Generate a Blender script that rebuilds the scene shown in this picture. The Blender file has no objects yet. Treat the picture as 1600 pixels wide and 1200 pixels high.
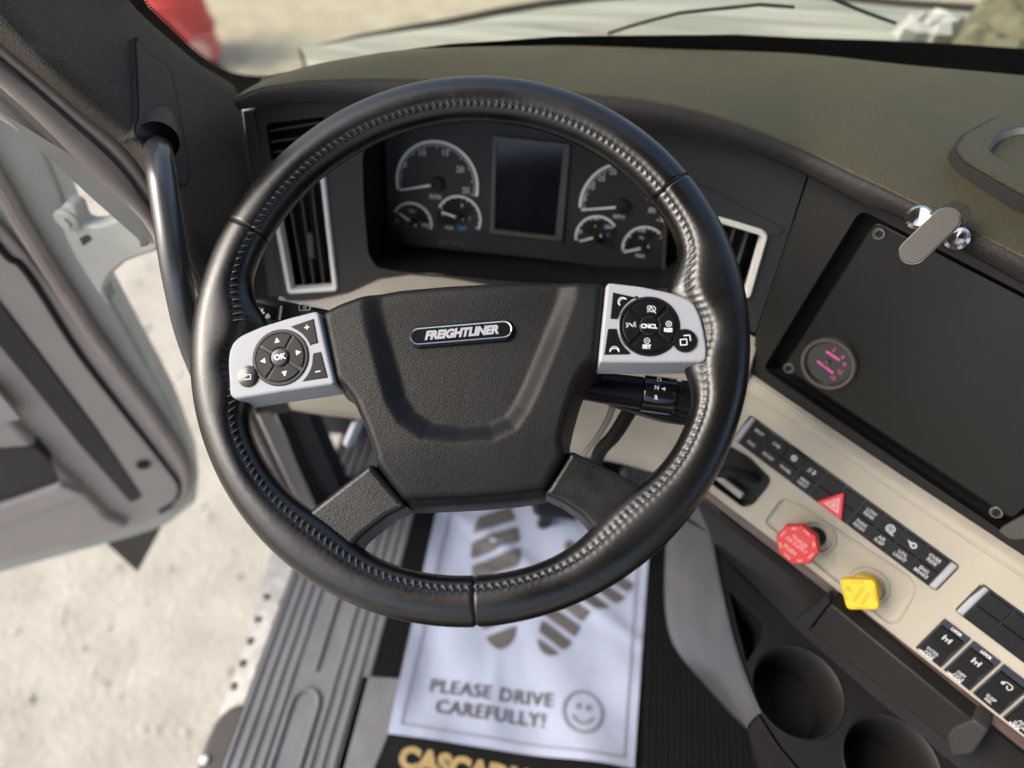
import bpy, math, random
import numpy as np
from mathutils import Matrix, Vector
from mathutils.geometry import tessellate_polygon
random.seed(7)
SC = bpy.context.scene
COL = SC.collection
rad = math.radians

# ------------------------------------------------------------------ camera
FPX = 1066.67                                  # focal length in pixels of a 1600 px wide picture (24 mm equivalent)
_P, _S = rad(52), rad(8.6)                     # looks 52 degrees down, 8.6 degrees left of straight ahead
R_ = np.array([math.cos(_S), math.sin(_S), 0.])
H_ = np.array([-math.sin(_S), math.cos(_S), 0.])
Z_ = np.array([0, 0, 1.])
X_ = np.array([1., 0, 0]); Y_ = np.array([0, 1., 0])
F_ = math.cos(_P)*H_ - math.sin(_P)*Z_
U_ = math.sin(_P)*H_ + math.cos(_P)*Z_
CAM = np.array([0.0870, -0.3500, 2.4170])
cd = bpy.data.cameras.new('camera'); co = bpy.data.objects.new('camera', cd); COL.objects.link(co)
m = Matrix.Identity(4)
for i in range(3):
    m[i][0], m[i][1], m[i][2], m[i][3] = R_[i], U_[i], -F_[i], CAM[i]
co.matrix_world = m
cd.lens = 24; cd.sensor_width = 36; cd.clip_start = .01; cd.clip_end = 500
cd.dof.use_dof = True; cd.dof.focus_distance = .57; cd.dof.aperture_fstop = 2.5
SC.camera = co
SC.render.resolution_x, SC.render.resolution_y = 1024, 768

# ------------------------------------------------------------------ sky, sun, exposure
SUN_EL, SUN_AZ = rad(44), rad(-106)             # azimuth measured from +Y towards +X
w = bpy.data.worlds.new("World"); SC.world = w; w.use_nodes = True
nt = w.node_tree; bg = nt.nodes['Background']
sk = nt.nodes.new('ShaderNodeTexSky'); sk.sky_type = 'NISHITA'; sk.sun_disc = False
sk.sun_elevation = SUN_EL; sk.sun_rotation = SUN_AZ; sk.dust_density = 4.5; sk.air_density = 1.0; sk.ozone_density = 1.0
nt.links.new(sk.outputs[0], bg.inputs[0]); bg.inputs[1].default_value = .15
sl = bpy.data.lights.new('sun', 'SUN'); sl.energy = 1.0; sl.angle = rad(30); sl.color = (1, .96, .9)
so = bpy.data.objects.new('sun', sl); COL.objects.link(so)
sdir = Vector((math.sin(SUN_AZ)*math.cos(SUN_EL), math.cos(SUN_AZ)*math.cos(SUN_EL), math.sin(SUN_EL)))
so.rotation_euler = sdir.to_track_quat('Z', 'Y').to_euler(); so.location = (0, 0, 8)
SC.view_settings.view_transform = 'Standard'; SC.view_settings.look = 'None'
SC.view_settings.exposure = 1.15; SC.view_settings.gamma = 1
SC.cycles.max_bounces = 8; SC.cycles.diffuse_bounces = 5; SC.cycles.glossy_bounces = 4
SC.cycles.caustics_reflective = False; SC.cycles.caustics_refractive = False
SC.cycles.use_denoising = True

# ------------------------------------------------------------------ points and frames
def ray(px, py): return (px-800)/FPX*R_ + (600-py)/FPX*U_ + F_
def pd(px, py, d): return CAM + d*ray(px, py)
def nrm(v): v = np.array(v, float); return v/np.linalg.norm(v)
def depth(p): return float((np.array(p)-CAM) @ F_)

class Fr:
    """A plane standing somewhere in the cab: origin, x axis, normal."""
    def __init__(s, o, x, n):
        s.o = np.array(o, float); s.n = nrm(n)
        x = np.array(x, float); s.x = nrm(x - (x@s.n)*s.n); s.y = np.cross(s.n, s.x)
    def mat(s):
        M = Matrix.Identity(4)
        for i in range(3): M[i][0], M[i][1], M[i][2], M[i][3] = s.x[i], s.y[i], s.n[i], s.o[i]
        return M
    def uv(s, px, py, h=0):
        r = ray(px, py); o = s.o + h*s.n
        t = ((o-CAM)@s.n)/(r@s.n); p = CAM + t*r - s.o
        return (float(p@s.x), float(p@s.y))
    def uvs(s, L, h=0): return [s.uv(a, b, h) for a, b in L]
    def w(s, u, v, h=0): return s.o + u*s.x + v*s.y + h*s.n
    def pw(s, px, py, h=0): u, v = s.uv(px, py, h); return s.w(u, v, h)
    def loc(s, p): d = np.array(p)-s.o; return (float(d@s.x), float(d@s.y), float(d@s.n))
    def up(s, h): return Fr(s.o+h*s.n, s.x, s.n)
def fr3(a, b, c):
    A, B, Cc = pd(*a), pd(*b), pd(*c); n = np.cross(B-A, Cc-A)
    if n @ (CAM-A) < 0: n = -n
    return Fr(A, B-A, n)
WORLD = Fr((0, 0, 0), X_, Z_)

# ------------------------------------------------------------------ geometry collector
def area2(p): return sum(p[i][0]*p[(i+1) % len(p)][1]-p[(i+1) % len(p)][0]*p[i][1] for i in range(len(p)))
def ccw(p): p = [tuple(q[:2]) for q in p]; return p if area2(p) > 0 else p[::-1]
def inset(p, d):
    n = len(p); out = []
    for i in range(n):
        a, b, c = np.array(p[i-1]), np.array(p[i]), np.array(p[(i+1) % n])
        e1 = b-a; e2 = c-b; l1 = np.linalg.norm(e1) or 1; l2 = np.linalg.norm(e2) or 1
        n1 = np.array([-e1[1], e1[0]])/l1; n2 = np.array([-e2[1], e2[0]])/l2
        k = 1+n1@n2; k = max(k, .3)
        out.append(tuple(b + (n1+n2)/k*d))
    return out
def rnd(p, r, seg=4):
    """round the corners of a polygon"""
    p = ccw(p); n = len(p); out = []
    for i in range(n):
        rr = r[i] if isinstance(r, (list, tuple)) else r
        a, b, c = np.array(p[i-1]), np.array(p[i]), np.array(p[(i+1) % n])
        u = a-b; v = c-b; lu, lv = np.linalg.norm(u), np.linalg.norm(v); u = u/lu; v = v/lv
        t = min(rr, lu*.45, lv*.45); A = b+u*t; B = b+v*t
        for k in range(seg+1):
            s = k/seg; out.append(tuple((1-s)**2*A + 2*s*(1-s)*b + s*s*B))
    return out
def circ(c, r, n=32, a0=0, a1=2*math.pi, ry=None):
    full = abs(a1-a0-2*math.pi) < 1e-6
    return [(c[0]+r*math.cos(a0+(a1-a0)*k/(n if full else n-1)), c[1]+(ry or r)*math.sin(a0+(a1-a0)*k/(n if full else n-1))) for k in range(n)]
def capsule(a, b, r, n=10):
    a, b = np.array(a), np.array(b); t = math.atan2(*(b-a)[::-1])
    return circ(b, r, n, t-math.pi/2, t+math.pi/2)+circ(a, r, n, t+math.pi/2, t+1.5*math.pi)
def smooth(L, n=8):
    """Catmull-Rom through points (any dimension)"""
    P = [np.array(p, float) for p in L]; out = []
    for i in range(len(P)-1):
        p0 = P[max(i-1, 0)]; p1 = P[i]; p2 = P[i+1]; p3 = P[min(i+2, len(P)-1)]
        for k in range(n):
            t = k/n
            out.append(.5*((2*p1)+(-p0+p2)*t+(2*p0-5*p1+4*p2-p3)*t*t+(-p0+3*p1-3*p2+p3)*t**3))
    out.append(P[-1]); return out
def resample(L, n):
    P = [np.array(p, float) for p in L]; d = [0]
    for i in range(1, len(P)): d.append(d[-1]+np.linalg.norm(P[i]-P[i-1]))
    out = []
    for k in range(n):
        s = d[-1]*k/(n-1); i = 1
        while i < len(d)-1 and d[i] < s: i += 1
        t = (s-d[i-1])/((d[i]-d[i-1]) or 1); out.append(P[i-1]*(1-t)+P[i]*t)
    return out
def closed_smooth(L, n=6):
    P = list(L); Q = smooth([P[-1]]+P+[P[0], P[1]], n)
    return [tuple(q) for q in Q[n:-n-1]]

class G:
    def __init__(s): s.v = []; s.f = []
    def add(s, v, f):
        k = len(s.v); s.v += [tuple(map(float, p)) for p in v]; s.f += [tuple(i+k for i in q) for q in f]; return s
    def prism(s, poly, z0, z1, bev=0, seg=3, bot=None, cap=True, base=True):
        p = ccw(poly); n = len(p); b = ccw(bot) if bot else p
        rings = [[(x, y, z0) for x, y in b]]
        if bev <= 0: rings.append([(x, y, z1) for x, y in p])
        else:
            for k in range(seg+1):
                t = k/seg*math.pi/2
                q = inset(p, bev*(1-math.cos(t))) if k else p
                rings.append([(x, y, z1-bev+bev*math.sin(t)) for x, y in q])
        v = [q for r in rings for q in r]; f = []
        for r in range(len(rings)-1):
            for i in range(n):
                j = (i+1) % n; f.append((r*n+i, r*n+j, (r+1)*n+j, (r+1)*n+i))
        if cap:
            o = len(v); v += rings[-1]
            T = tessellate_polygon([[Vector((x, y, 0)) for x, y, z in rings[-1]]])
            top = rings[-1]
            for t in T:
                a = area2([top[i] for i in t]); f.append(tuple(o+i for i in (t if a > 0 else t[::-1])))
        if base: f.append(tuple(range(n))[::-1])
        return s.add(v, f)
    def box(s, x0, x1, y0, y1, z0, z1, bev=0):
        return s.prism([(x0, y0), (x1, y0), (x1, y1), (x0, y1)], z0, z1, bev, 2)
    def plate(s, outer, holes, z0, z1):
        """flat panel with holes: front, outer wall and hole walls"""
        outer = ccw(outer); holes = [ccw(h)[::-1] for h in holes]; L = [outer]+holes
        flat = [q for l in L for q in l]
        T = tessellate_polygon([[Vector((x, y, 0)) for x, y in l] for l in L])
        v = [(x, y, z1) for x, y in flat]; f = []
        for t in T:
            a = area2([flat[i] for i in t]); f.append(tuple(t) if a > 0 else tuple(t[::-1]))
        k = 0
        for l in L:
            n = len(l); b = len(v); v += [(x, y, z0) for x, y in l]; c = len(v); v += [(x, y, z1) for x, y in l]
            for i in range(n):
                j = (i+1) % n; f.append((b+i, b+j, c+j, c+i))
        return s.add(v, f)
    def tube(s, path, r, seg=12, cap=True, flat=None):
        P = [np.array(p, float) for p in path]; n = len(P); rr = r if isinstance(r, (list, tuple)) else [r]*n
        T = [nrm(P[min(i+1, n-1)]-P[max(i-1, 0)]) for i in range(n)]
        a = np.array([0, 0, 1.]) if abs(T[0][2]) < .9 else np.array([1., 0, 0]); u = nrm(np.cross(T[0], a)); v = []; f = []
        if flat is not None: u = nrm(np.cross(T[0], np.array(flat[0])))
        for i in range(n):
            u = nrm(u-(u@T[i])*T[i]); wv = np.cross(T[i], u); k = flat[1] if flat is not None else 1
            for j in range(seg):
                t = 2*math.pi*j/seg; v.append(P[i]+rr[i]*(math.cos(t)*u+k*math.sin(t)*wv))
        for i in range(n-1):
            for j in range(seg):
                k = (j+1) % seg; f.append((i*seg+j, i*seg+k, (i+1)*seg+k, (i+1)*seg+j))
        if cap: f += [tuple(range(seg))[::-1], tuple((n-1)*seg+j for j in range(seg))]
        return s.add(v, f)
    def lathe(s, prof, c=(0, 0), seg=32, a0=0):
        v = []; f = []; n = len(prof)
        for r, z in prof:
            for j in range(seg):
                t = a0+2*math.pi*j/seg; v.append((c[0]+r*math.cos(t), c[1]+r*math.sin(t), z))
        for i in range(n-1):
            for j in range(seg):
                k = (j+1) % seg; f.append((i*seg+j, i*seg+k, (i+1)*seg+k, (i+1)*seg+j))
        return s.add(v, f)
    def loft(s, rows, close=False):
        n = len(rows[0]); v = [p for r in rows for p in r]; f = []
        for i in range(len(rows)-1):
            for j in range(n if close else n-1):
                k = (j+1) % n; f.append((i*n+j, i*n+k, (i+1)*n+k, (i+1)*n+j))
        return s.add(v, f)
    def ring(s, c, r0, r1, z0, z1, n=40, a0=0, a1=2*math.pi):
        if abs(a1-a0-2*math.pi) < 1e-6:
            return s.lathe([(r0, z0), (r1, z0), (r1, z1), (r0, z1), (r0, z0)], c, n)
        return s.prism(circ(c, r1, n, a0, a1)+circ(c, r0, n, a0, a1)[::-1], z0, z1)
    def seg(s, a, b, wd, z0, z1):
        a, b = np.array(a), np.array(b); d = nrm(b-a); q = np.array([-d[1], d[0]])*wd/2
        return s.prism([a-q, b-q, b+q, a+q], z0, z1)
    def text(s, body, c, size, z, ang=0, bold=0, shear=0, th=.0002, sx=1, space=1, ax='CENTER'):
        m = text_mesh(body, size, th, bold, shear, space, ax)
        ca, sa = math.cos(ang), math.sin(ang)
        return s.add([(c[0]+ca*x*sx-sa*y, c[1]+sa*x*sx+ca*y, z+zz) for x, y, zz in m[0]], m[1])

_tc = {}
def text_mesh(body, size, th, bold, shear, space, ax):
    k = (body, size, th, bold, shear, space, ax)
    if k not in _tc:
        c = bpy.data.curves.new('lettering', 'FONT'); c.body = body; c.size = size; c.extrude = th; c.offset = bold; c.shear = shear
        c.align_x = ax; c.align_y = 'CENTER'; c.resolution_u = 3; c.space_character = space; c.space_line = .95
        o = bpy.data.objects.new('lettering', c); me = bpy.data.meshes.new_from_object(o)
        _tc[k] = ([tuple(v.co) for v in me.vertices], [tuple(p.vertices) for p in me.polygons])
        bpy.data.objects.remove(o); bpy.data.meshes.remove(me); bpy.data.curves.remove(c)
    return _tc[k]

MW = {}
def tag(o, label=None, cat=None, group=None, kind=None):
    if label: o['label'] = label
    if cat: o['category'] = cat
    if group: o['group'] = group
    if kind: o['kind'] = kind
    return o
def thing(name, label, cat, fr, group=None):
    o = bpy.data.objects.new(name, None); COL.objects.link(o); o.empty_display_size = .02
    o.matrix_world = fr.mat(); MW[o] = fr; return tag(o, label, cat, group)
def mesh(name, g, mt, ang=32):
    me = bpy.data.meshes.new(name); me.from_pydata(g.v, [], g.f); me.materials.append(mt)
    me.validate(); me.update()
    me.polygons.foreach_set('use_smooth', [True]*len(me.polygons))
    try: me.set_sharp_from_angle(angle=rad(ang))
    except Exception: pass
    return me
def ob(name, g, mt, parent=None, fr=None, ang=32, label=None, cat=None, group=None, kind=None):
    """one mesh object; g is in frame fr (default: the parent's frame)"""
    if parent is not None:
        pf = MW[parent]
        if fr is not None and fr is not pf: g.v = [pf.loc(fr.w(*p)) for p in g.v]
        F = pf
    else: F = fr or WORLD
    o = bpy.data.objects.new(name, mesh(name, g, mt, ang)); COL.objects.link(o); MW[o] = F
    if parent is not None: o.parent = parent
    else: o.matrix_world = F.mat()
    return tag(o, label, cat, group, kind)
def inst(name, me, parent, loc=(0, 0, 0), rz=0, label=None):
    o = bpy.data.objects.new(name, me); COL.objects.link(o); o.parent = parent; MW[o] = MW[parent]
    o.location = loc; o.rotation_euler = (0, 0, rz); return tag(o, label)

# ------------------------------------------------------------------ materials
def mat(name, col, rough=.5, metal=0, spec=.5, grain=None, noise=None, var=None, coat=0, rvar=None, streak=None):
    """grain=(scale,strength,dist) pebbled bump; noise=(scale,strength,dist) soft bump; var=(scale,amount) colour mottling"""
    mt = bpy.data.materials.new(name); mt.use_nodes = True; t = mt.node_tree; N = t.nodes; L = t.links
    b = N['Principled BSDF']; b.inputs['Base Color'].default_value = (*col, 1); b.inputs['Roughness'].default_value = rough
    b.inputs['Metallic'].default_value = metal; b.inputs['Specular IOR Level'].default_value = spec
    if coat: b.inputs['Coat Weight'].default_value = coat; b.inputs['Coat Roughness'].default_value = .08
    tc = N.new('ShaderNodeTexCoord'); last = None
    if grain:
        ns = N.new('ShaderNodeTexNoise'); ns.inputs['Scale'].default_value = grain[0]*.6; ns.inputs['Detail'].default_value = 1
        mx = N.new('ShaderNodeMixRGB'); mx.blend_type = 'LINEAR_LIGHT'; mx.inputs[0].default_value = .6/grain[0]
        L.new(tc.outputs['Object'], ns.inputs['Vector']); L.new(tc.outputs['Object'], mx.inputs[1]); L.new(ns.outputs['Color'], mx.inputs[2])
        vo = N.new('ShaderNodeTexVoronoi'); vo.feature = 'DISTANCE_TO_EDGE' if len(grain) < 4 else 'F1'; vo.inputs['Scale'].default_value = grain[0]
        L.new(mx.outputs[0], vo.inputs['Vector'])
        cr = N.new('ShaderNodeMapRange'); cr.inputs[1].default_value = 0; cr.inputs[2].default_value = .35; L.new(vo.outputs['Distance'], cr.inputs[0])
        bp = N.new('ShaderNodeBump'); bp.inputs['Strength'].default_value = grain[1]; bp.inputs['Distance'].default_value = grain[2]
        L.new(cr.outputs[0], bp.inputs['Height']); last = bp
    if noise:
        n2 = N.new('ShaderNodeTexNoise'); n2.inputs['Scale'].default_value = noise[0]; n2.inputs['Detail'].default_value = 4
        L.new(tc.outputs['Object'], n2.inputs['Vector'])
        b2 = N.new('ShaderNodeBump'); b2.inputs['Strength'].default_value = noise[1]; b2.inputs['Distance'].default_value = noise[2]
        L.new(n2.outputs['Fac'], b2.inputs['Height'])
        if last: L.new(last.outputs[0], b2.inputs['Normal'])
        last = b2
    if last: L.new(last.outputs[0], b.inputs['Normal'])
    if var:
        n3 = N.new('ShaderNodeTexNoise'); n3.inputs['Scale'].default_value = var[0]; n3.inputs['Detail'].default_value = 6; n3.inputs['Roughness'].default_value = .6
        mp = N.new('ShaderNodeMapping'); L.new(tc.outputs['Object'], mp.inputs['Vector']); L.new(mp.outputs[0], n3.inputs['Vector'])
        if streak: mp.inputs['Scale'].default_value = streak
        rp = N.new('ShaderNodeValToRGB'); rp.color_ramp.elements[0].position = .3; rp.color_ramp.elements[1].position = .72
        c2 = var[2] if len(var) > 2 else tuple(c*(1-var[1]) for c in col)
        c3 = var[3] if len(var) > 3 else tuple(min(1, c*(1+var[1])) for c in col)
        rp.color_ramp.elements[0].color = (*c2, 1); rp.color_ramp.elements[1].color = (*c3, 1)
        L.new(n3.outputs['Fac'], rp.inputs[0]); L.new(rp.outputs[0], b.inputs['Base Color'])
    if rvar:
        n4 = N.new('ShaderNodeTexNoise'); n4.inputs['Scale'].default_value = rvar[0]; n4.inputs['Detail'].default_value = 5
        L.new(tc.outputs['Object'], n4.inputs['Vector'])
        mr = N.new('ShaderNodeMapRange'); mr.inputs[1].default_value = .3; mr.inputs[2].default_value = .7; mr.inputs[3].default_value = rvar[1]; mr.inputs[4].default_value = rvar[2]
        L.new(n4.outputs['Fac'], mr.inputs[0]); L.new(mr.outputs[0], b.inputs['Roughness'])
    return mt
M = {}
M['leather'] = mat('smooth_leather', (.0045, .0043, .004), .3, grain=(900, .13, .0004), noise=(60, .10, .002), var=(40, .4), rvar=(16, .17, .36), spec=.65)
M['leather2'] = mat('grained_leather', (.0095, .0092, .0085), .4, grain=(560, .17, .0006), var=(40, .3), rvar=(40, .3, .46), spec=.4)
M['hub'] = mat('grained_soft_plastic', (.0055, .0054, .0052), .44, grain=(640, .21, .0006), var=(25, .2), rvar=(18, .38, .5), spec=.3)
M['thread'] = mat('grey_thread', (.10, .095, .09), .38)
M['silver'] = mat('satin_silver_paint', (.33, .34, .36), .48, .0, noise=(2500, .05, .0003), rvar=(60, .42, .52), spec=.35)
M['chrome'] = mat('chrome', (.62, .60, .57), .13, 1, noise=(160, .12, .001))
M['bright'] = mat('polished_trim', (.80, .80, .78), .2, 1)
M['ventwhite'] = mat('white_vent_trim', (.74, .74, .70), .4)
M['button'] = mat('satin_black_button', (.005, .005, .0055), .38, rvar=(50, .32, .46), spec=.22)
M['gloss'] = mat('gloss_black', (.008, .008, .009), .14)
M['white'] = mat('white_print', (.78, .78, .78), .5)
M['greyprint'] = mat('grey_print', (.42, .42, .42), .5)
M['faint'] = mat('faint_print', (.12, .12, .12), .5)
M['blueprint'] = mat('blue_print', (.05, .22, .45), .5)
M['redprint'] = mat('red_print', (.5, .05, .05), .5)
M['black'] = mat('matt_black', (.012, .012, .013), .6, spec=0.25)
M['void'] = mat('deep_black', (.004, .004, .005), .8)
M['pad'] = mat('sheen_tinted_dash_skin', (.062, .056, .028), .5, grain=(420, .5, .0008), var=(7, .12), rvar=(12, .46, .56), spec=.3)  # brow's dark skin with the windscreen's yellowish sheen put into its colour
M['brow'] = mat('dark_soft_dash_skin', (.026, .024, .023), .52, grain=(520, .4, .0008), var=(10, .15), spec=0.3)
M['fascia'] = mat('charcoal_plastic', (.034, .0332, .0332), .48, noise=(1500, .1, .0004), var=(9, .18), rvar=(14, .42, .55), spec=0.25)
M['stack'] = mat('dark_stack_plastic', (.011, .0107, .0105), .46, noise=(1500, .1, .0004), var=(9, .2), rvar=(10, .36, .52), spec=.25)
M['trimgrey'] = mat('warm_grey_plastic', (.060, .056, .053), .5, noise=(1300, .12, .0004), var=(8, .12), spec=0.3)
M['beige'] = mat('beige_dash_plastic', (.38, .345, .278), .52, grain=(650, .35, .0006), var=(9, .09))
M['wood'] = mat('brown_woodgrain', (.05, .026, .018), .35, var=(30, .5, (.028, .014, .010), (.085, .043, .028)), streak=(1, 6, 1))
M['dial'] = mat('gauge_face', (.030, .0295, .029), .5, var=(14, .12), spec=.3)
M['screen'] = mat('display_glass', (.006, .007, .012), .16)
M['gface'] = mat('grey_gauge_face', (.014, .013, .0125), .14, coat=.6)
M['plate'] = mat('black_plate_plastic', (.006, .0057, .0054), .34, noise=(1200, .08, .0004), var=(6, .25), rvar=(5, .24, .46), spec=.32)
M['grimy'] = mat('grey_bezel', (.12, .115, .105), .28, .7)
M['frame'] = mat('display_frame', (.075, .072, .068), .45)
M['pillar'] = mat('dark_pillar_skin', (.085, .073, .060), .5, grain=(420, .6, .001), var=(9, .15), spec=.3)
M['seal'] = mat('mauve_grey_rubber', (.36, .305, .275), .62, var=(14, .15), streak=(1, 1, 3))
M['rubber'] = mat('black_rubber', (.016, .016, .017), .6, var=(20, .25), spec=0.25)
M['handle'] = mat('satin_black_tube', (.11, .11, .112), .28, .6, noise=(900, .04, .0004))
M['doortrim'] = mat('taupe_door_plastic', (.44, .39, .355), .6, var=(5, .08), noise=(500, .08, .0005))
M['doordark'] = mat('door_recess_dark', (.034, .032, .033), .6, var=(8, .2))  # dark fill for the groove's shadow, the pocket and the strap hole
M['bodywhite'] = mat('dusty_white_paint', (.45, .46, .43), .45, var=(6, .1, (.36, .36, .32), (.52, .53, .50)))
M['fl'] = mat('floor_lining', (.02, .02, .022), .7)
M['mat'] = mat('ribbed_black_mat', (.006, .006, .0065), .7, var=(18, .3), spec=.12)
M['matgrey'] = mat('grey_ribbed_rubber', (.135, .138, .147), .55, var=(14, .2), rvar=(20, .45, .65), spec=.3)
M['paper'] = mat('white_paper_mat', (.35, .39, .505), .7, noise=(9, .6, .01), var=(7, .09, (.30, .335, .435), (.37, .412, .53)), spec=.2)
M['print'] = mat('grey_ink', (.085, .08, .078), .6)
M['print2'] = mat('pale_ink', (.20, .21, .235), .6)
M['gold'] = mat('gold_lettering', (.30, .215, .085), .5, var=(60, .2))
M['red'] = mat('red_knob', (.60, .014, .012), .42, coat=.1, noise=(200, .08, .001))
M['pinkprint'] = mat('pale_pink_print', (.78, .30, .28), .5)
M['yellow'] = mat('yellow_knob', (.80, .50, .008), .45, coat=.1, noise=(200, .08, .001))
M['yprint'] = mat('dark_yellow_print', (.42, .26, .01), .5)
M['hazred'] = mat('red_triangle', (.58, .012, .03), .3, coat=.3)
M['hazpink'] = mat('pink_triangle', (.78, .36, .34), .4)
M['magenta'] = mat('magenta_print', (.75, .10, .42), .4)
M['bowl'] = mat('pale_grey_plastic', (.30, .295, .28), .5)
M['steel'] = mat('dark_screw', (.22, .21, .2), .35, 1)
M['holder'] = mat('grey_magnet_pad', (.075, .071, .062), .5, .1, rvar=(30, .42, .55), spec=.3)
M['console'] = mat('dark_console_plastic', (.017, .0162, .016), .45, noise=(900, .08, .0004), rvar=(16, .38, .5), spec=0.25)
M['consolegrey'] = mat('slate_console_side', (.080, .080, .090), .46, var=(12, .25), rvar=(12, .36, .52), noise=(700, .1, .0004), spec=.35)
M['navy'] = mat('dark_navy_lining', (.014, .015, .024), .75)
M['pedal'] = mat('grey_pedal_rubber', (.05, .05, .054), .55)
M['hood'] = mat('streaked_cowl_paint', (.42, .43, .40), .6, var=(4.5, .2, (.16, .175, .165), (.50, .52, .49)), streak=(.35, 7, 1), rvar=(6, .35, .6))  # grey paint varied in long pale and dark streaks
M['ground'] = mat('pale_dry_ground', (.38, .35, .285), .9, var=(5, .3, (.31, .286, .234), (.44, .41, .34)), noise=(40, .5, .02))
M['stone'] = mat('pale_stone', (.42, .385, .31), .85, var=(9, .5, (.24, .215, .17), (.60, .57, .49)))
M['barrel'] = mat('faded_red_plastic', (.62, .06, .075), .45, var=(5, .25))
M['pinkish'] = mat('pale_pink_plastic', (.60, .33, .32), .5)
M['olive'] = mat('dull_olive_mottle', (.10, .105, .075), .85, var=(22, .6, (.045, .05, .035), (.22, .22, .16)))
M['cloth'] = mat('pale_blue_white_plastic', (.40, .43, .47), .35, noise=(20, .4, .01))
M['headliner'] = mat('grey_headliner', (.10, .097, .092), .9)
M['concrete'] = mat('worn_pale_step_paint', (.66, .65, .61), .8, var=(30, .3, (.40, .385, .34), (.76, .75, .71)))
def glass_mat():
    mt = bpy.data.materials.new('windscreen_glass'); mt.use_nodes = True; t = mt.node_tree; N = t.nodes; L = t.links
    N.remove(N['Principled BSDF']); tr = N.new('ShaderNodeBsdfTransparent'); tr.inputs[0].default_value = (1.0, .975, .78, 1)
    gl = N.new('ShaderNodeBsdfGlossy'); gl.inputs['Roughness'].default_value = .02
    fr = N.new('ShaderNodeFresnel'); fr.inputs[0].default_value = 1.45; mx = N.new('ShaderNodeMixShader')
    df = N.new('ShaderNodeBsdfDiffuse'); df.inputs[0].default_value = (.6, .58, .48, 1); m2 = N.new('ShaderNodeMixShader'); m2.inputs[0].default_value = .06
    L.new(fr.outputs[0], mx.inputs[0]); L.new(tr.outputs[0], mx.inputs[1]); L.new(gl.outputs[0], mx.inputs[2])
    L.new(mx.outputs[0], m2.inputs[1]); L.new(df.outputs[0], m2.inputs[2]); L.new(m2.outputs[0], N['Material Output'].inputs[0]); return mt
M['glass'] = glass_mat()

# ------------------------------------------------------------------ the frames everything is built on
_e = rad(61)
WC = pd(724.1, 523.5, .55)
_wn = np.array([0, -math.cos(_e), math.sin(_e)])
_w0 = Fr(WC, X_, _wn)
_a, _b = _w0.pw(437, 558, .015), _w0.pw(1013, 511, .015)
W = Fr(WC, _b-_a, _wn)                                            # steering wheel, turned a little to the left
D_ = nrm((.777, -.629, 0))                                        # direction along the centre stack
T_ = nrm((-.629, -.777, 0))                                       # from the stack towards the driver
_tl, _bl = pd(1365, 347, .65), pd(1222, 580, .65*1.165)
STACK = Fr(_tl, D_, np.cross(_bl-_tl, D_))
_s1, _s2 = STACK.pw(1262, 275), STACK.pw(1180, 520)
FASC = Fr(_s1, X_, np.cross(_s2-_s1, X_))                         # instrument fascia
CLUS = FASC.up(-.07)
_l = rad(37)
_sw0 = STACK.pw(1200, 570)
SW = Fr(_sw0, D_, np.cross(math.sin(_l)*T_-math.cos(_l)*Z_, D_))  # beige switch fascia
FLOOR = Fr((0, 0, 1.23), X_, Z_)
OBL = Fr(pd(290, 490, .79), (.8, .6, 0), (.6, -.8, 0))            # front edge of the door opening
PILL = fr3((281, 75, .69), (385, 230, .77), (197, 195, .60))
DOOR = Fr((-.60, .205, 1.31), (.878, .479, 0), (.479, -.878, 0))
WIN = fr3((222, 0, .66), (406, 119, .81), (1377, 64, .86))
CON = Fr((0, 0, 1.62), X_, Z_)
COWL = Fr((0, 0, 1.8), X_, Z_)

# ================================================================== GROUND AND CAB SHELL
g = G(); g.box(-60, 60, -60, 60, -.3, 0)
ob('ground', g, M['ground'], kind='structure', label='pale dry dusty ground outside the cab', cat='ground')
g = G(); random.seed(21)
ico = [(0, 0, 1), (.894, 0, .447), (.276, .851, .447), (-.724, .526, .447), (-.724, -.526, .447), (.276, -.851, .447)]
for i in range(1500):
    x = random.uniform(-3.6, -.45); y = random.uniform(-1.6, 4.2)
    if i > 1000: x = random.uniform(-3, 3.5); y = random.uniform(2.2, 7)
    r = random.uniform(.006, .016)*(2.2 if random.random() < .06 else 1); a = random.uniform(0, 6); sx, sy, sz = (random.uniform(.7, 1.3) for _ in range(3))
    g.add([(x+r*(sx*px*math.cos(a)-sy*py*math.sin(a)), y+r*(sx*px*math.sin(a)+sy*py*math.cos(a)), r*(.1+.6*sz*pz)) for px, py, pz in ico], [(0, 1, 2), (0, 2, 3), (0, 3, 4), (0, 4, 5), (0, 5, 1)])
ob('gravel', g, M['stone'], kind='stuff', label='small pale stones scattered over the dusty ground', cat='gravel')
g = G(); g.box(-.385, 1.5, -1.3, .95, 1.15, 1.224)
ob('cab_floor', g, M['fl'], kind='structure', label='dark cab floor under the mats', cat='floor')
g = G(); g.box(-.42, 1.7, -1.6, .14, 3.0, 3.06)
ob('cab_roof', g, M['headliner'], kind='structure', label='grey headliner of the cab roof', cat='ceiling')

g = G(); g.plate([(-1.6, 1.2), (.9, 1.2), (.9, 3.0), (-1.6, 3.0)], [[(-1.1, 2.15), (.15, 2.15), (.15, 2.75), (-1.1, 2.75)]], 1.68, 1.72)
g.v = [(z, x, y) for x, y, z in g.v]
ob('cab_right_wall', g, M['headliner'], kind='structure', label='grey right side wall of the cab with its window opening', cat='wall')
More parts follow.
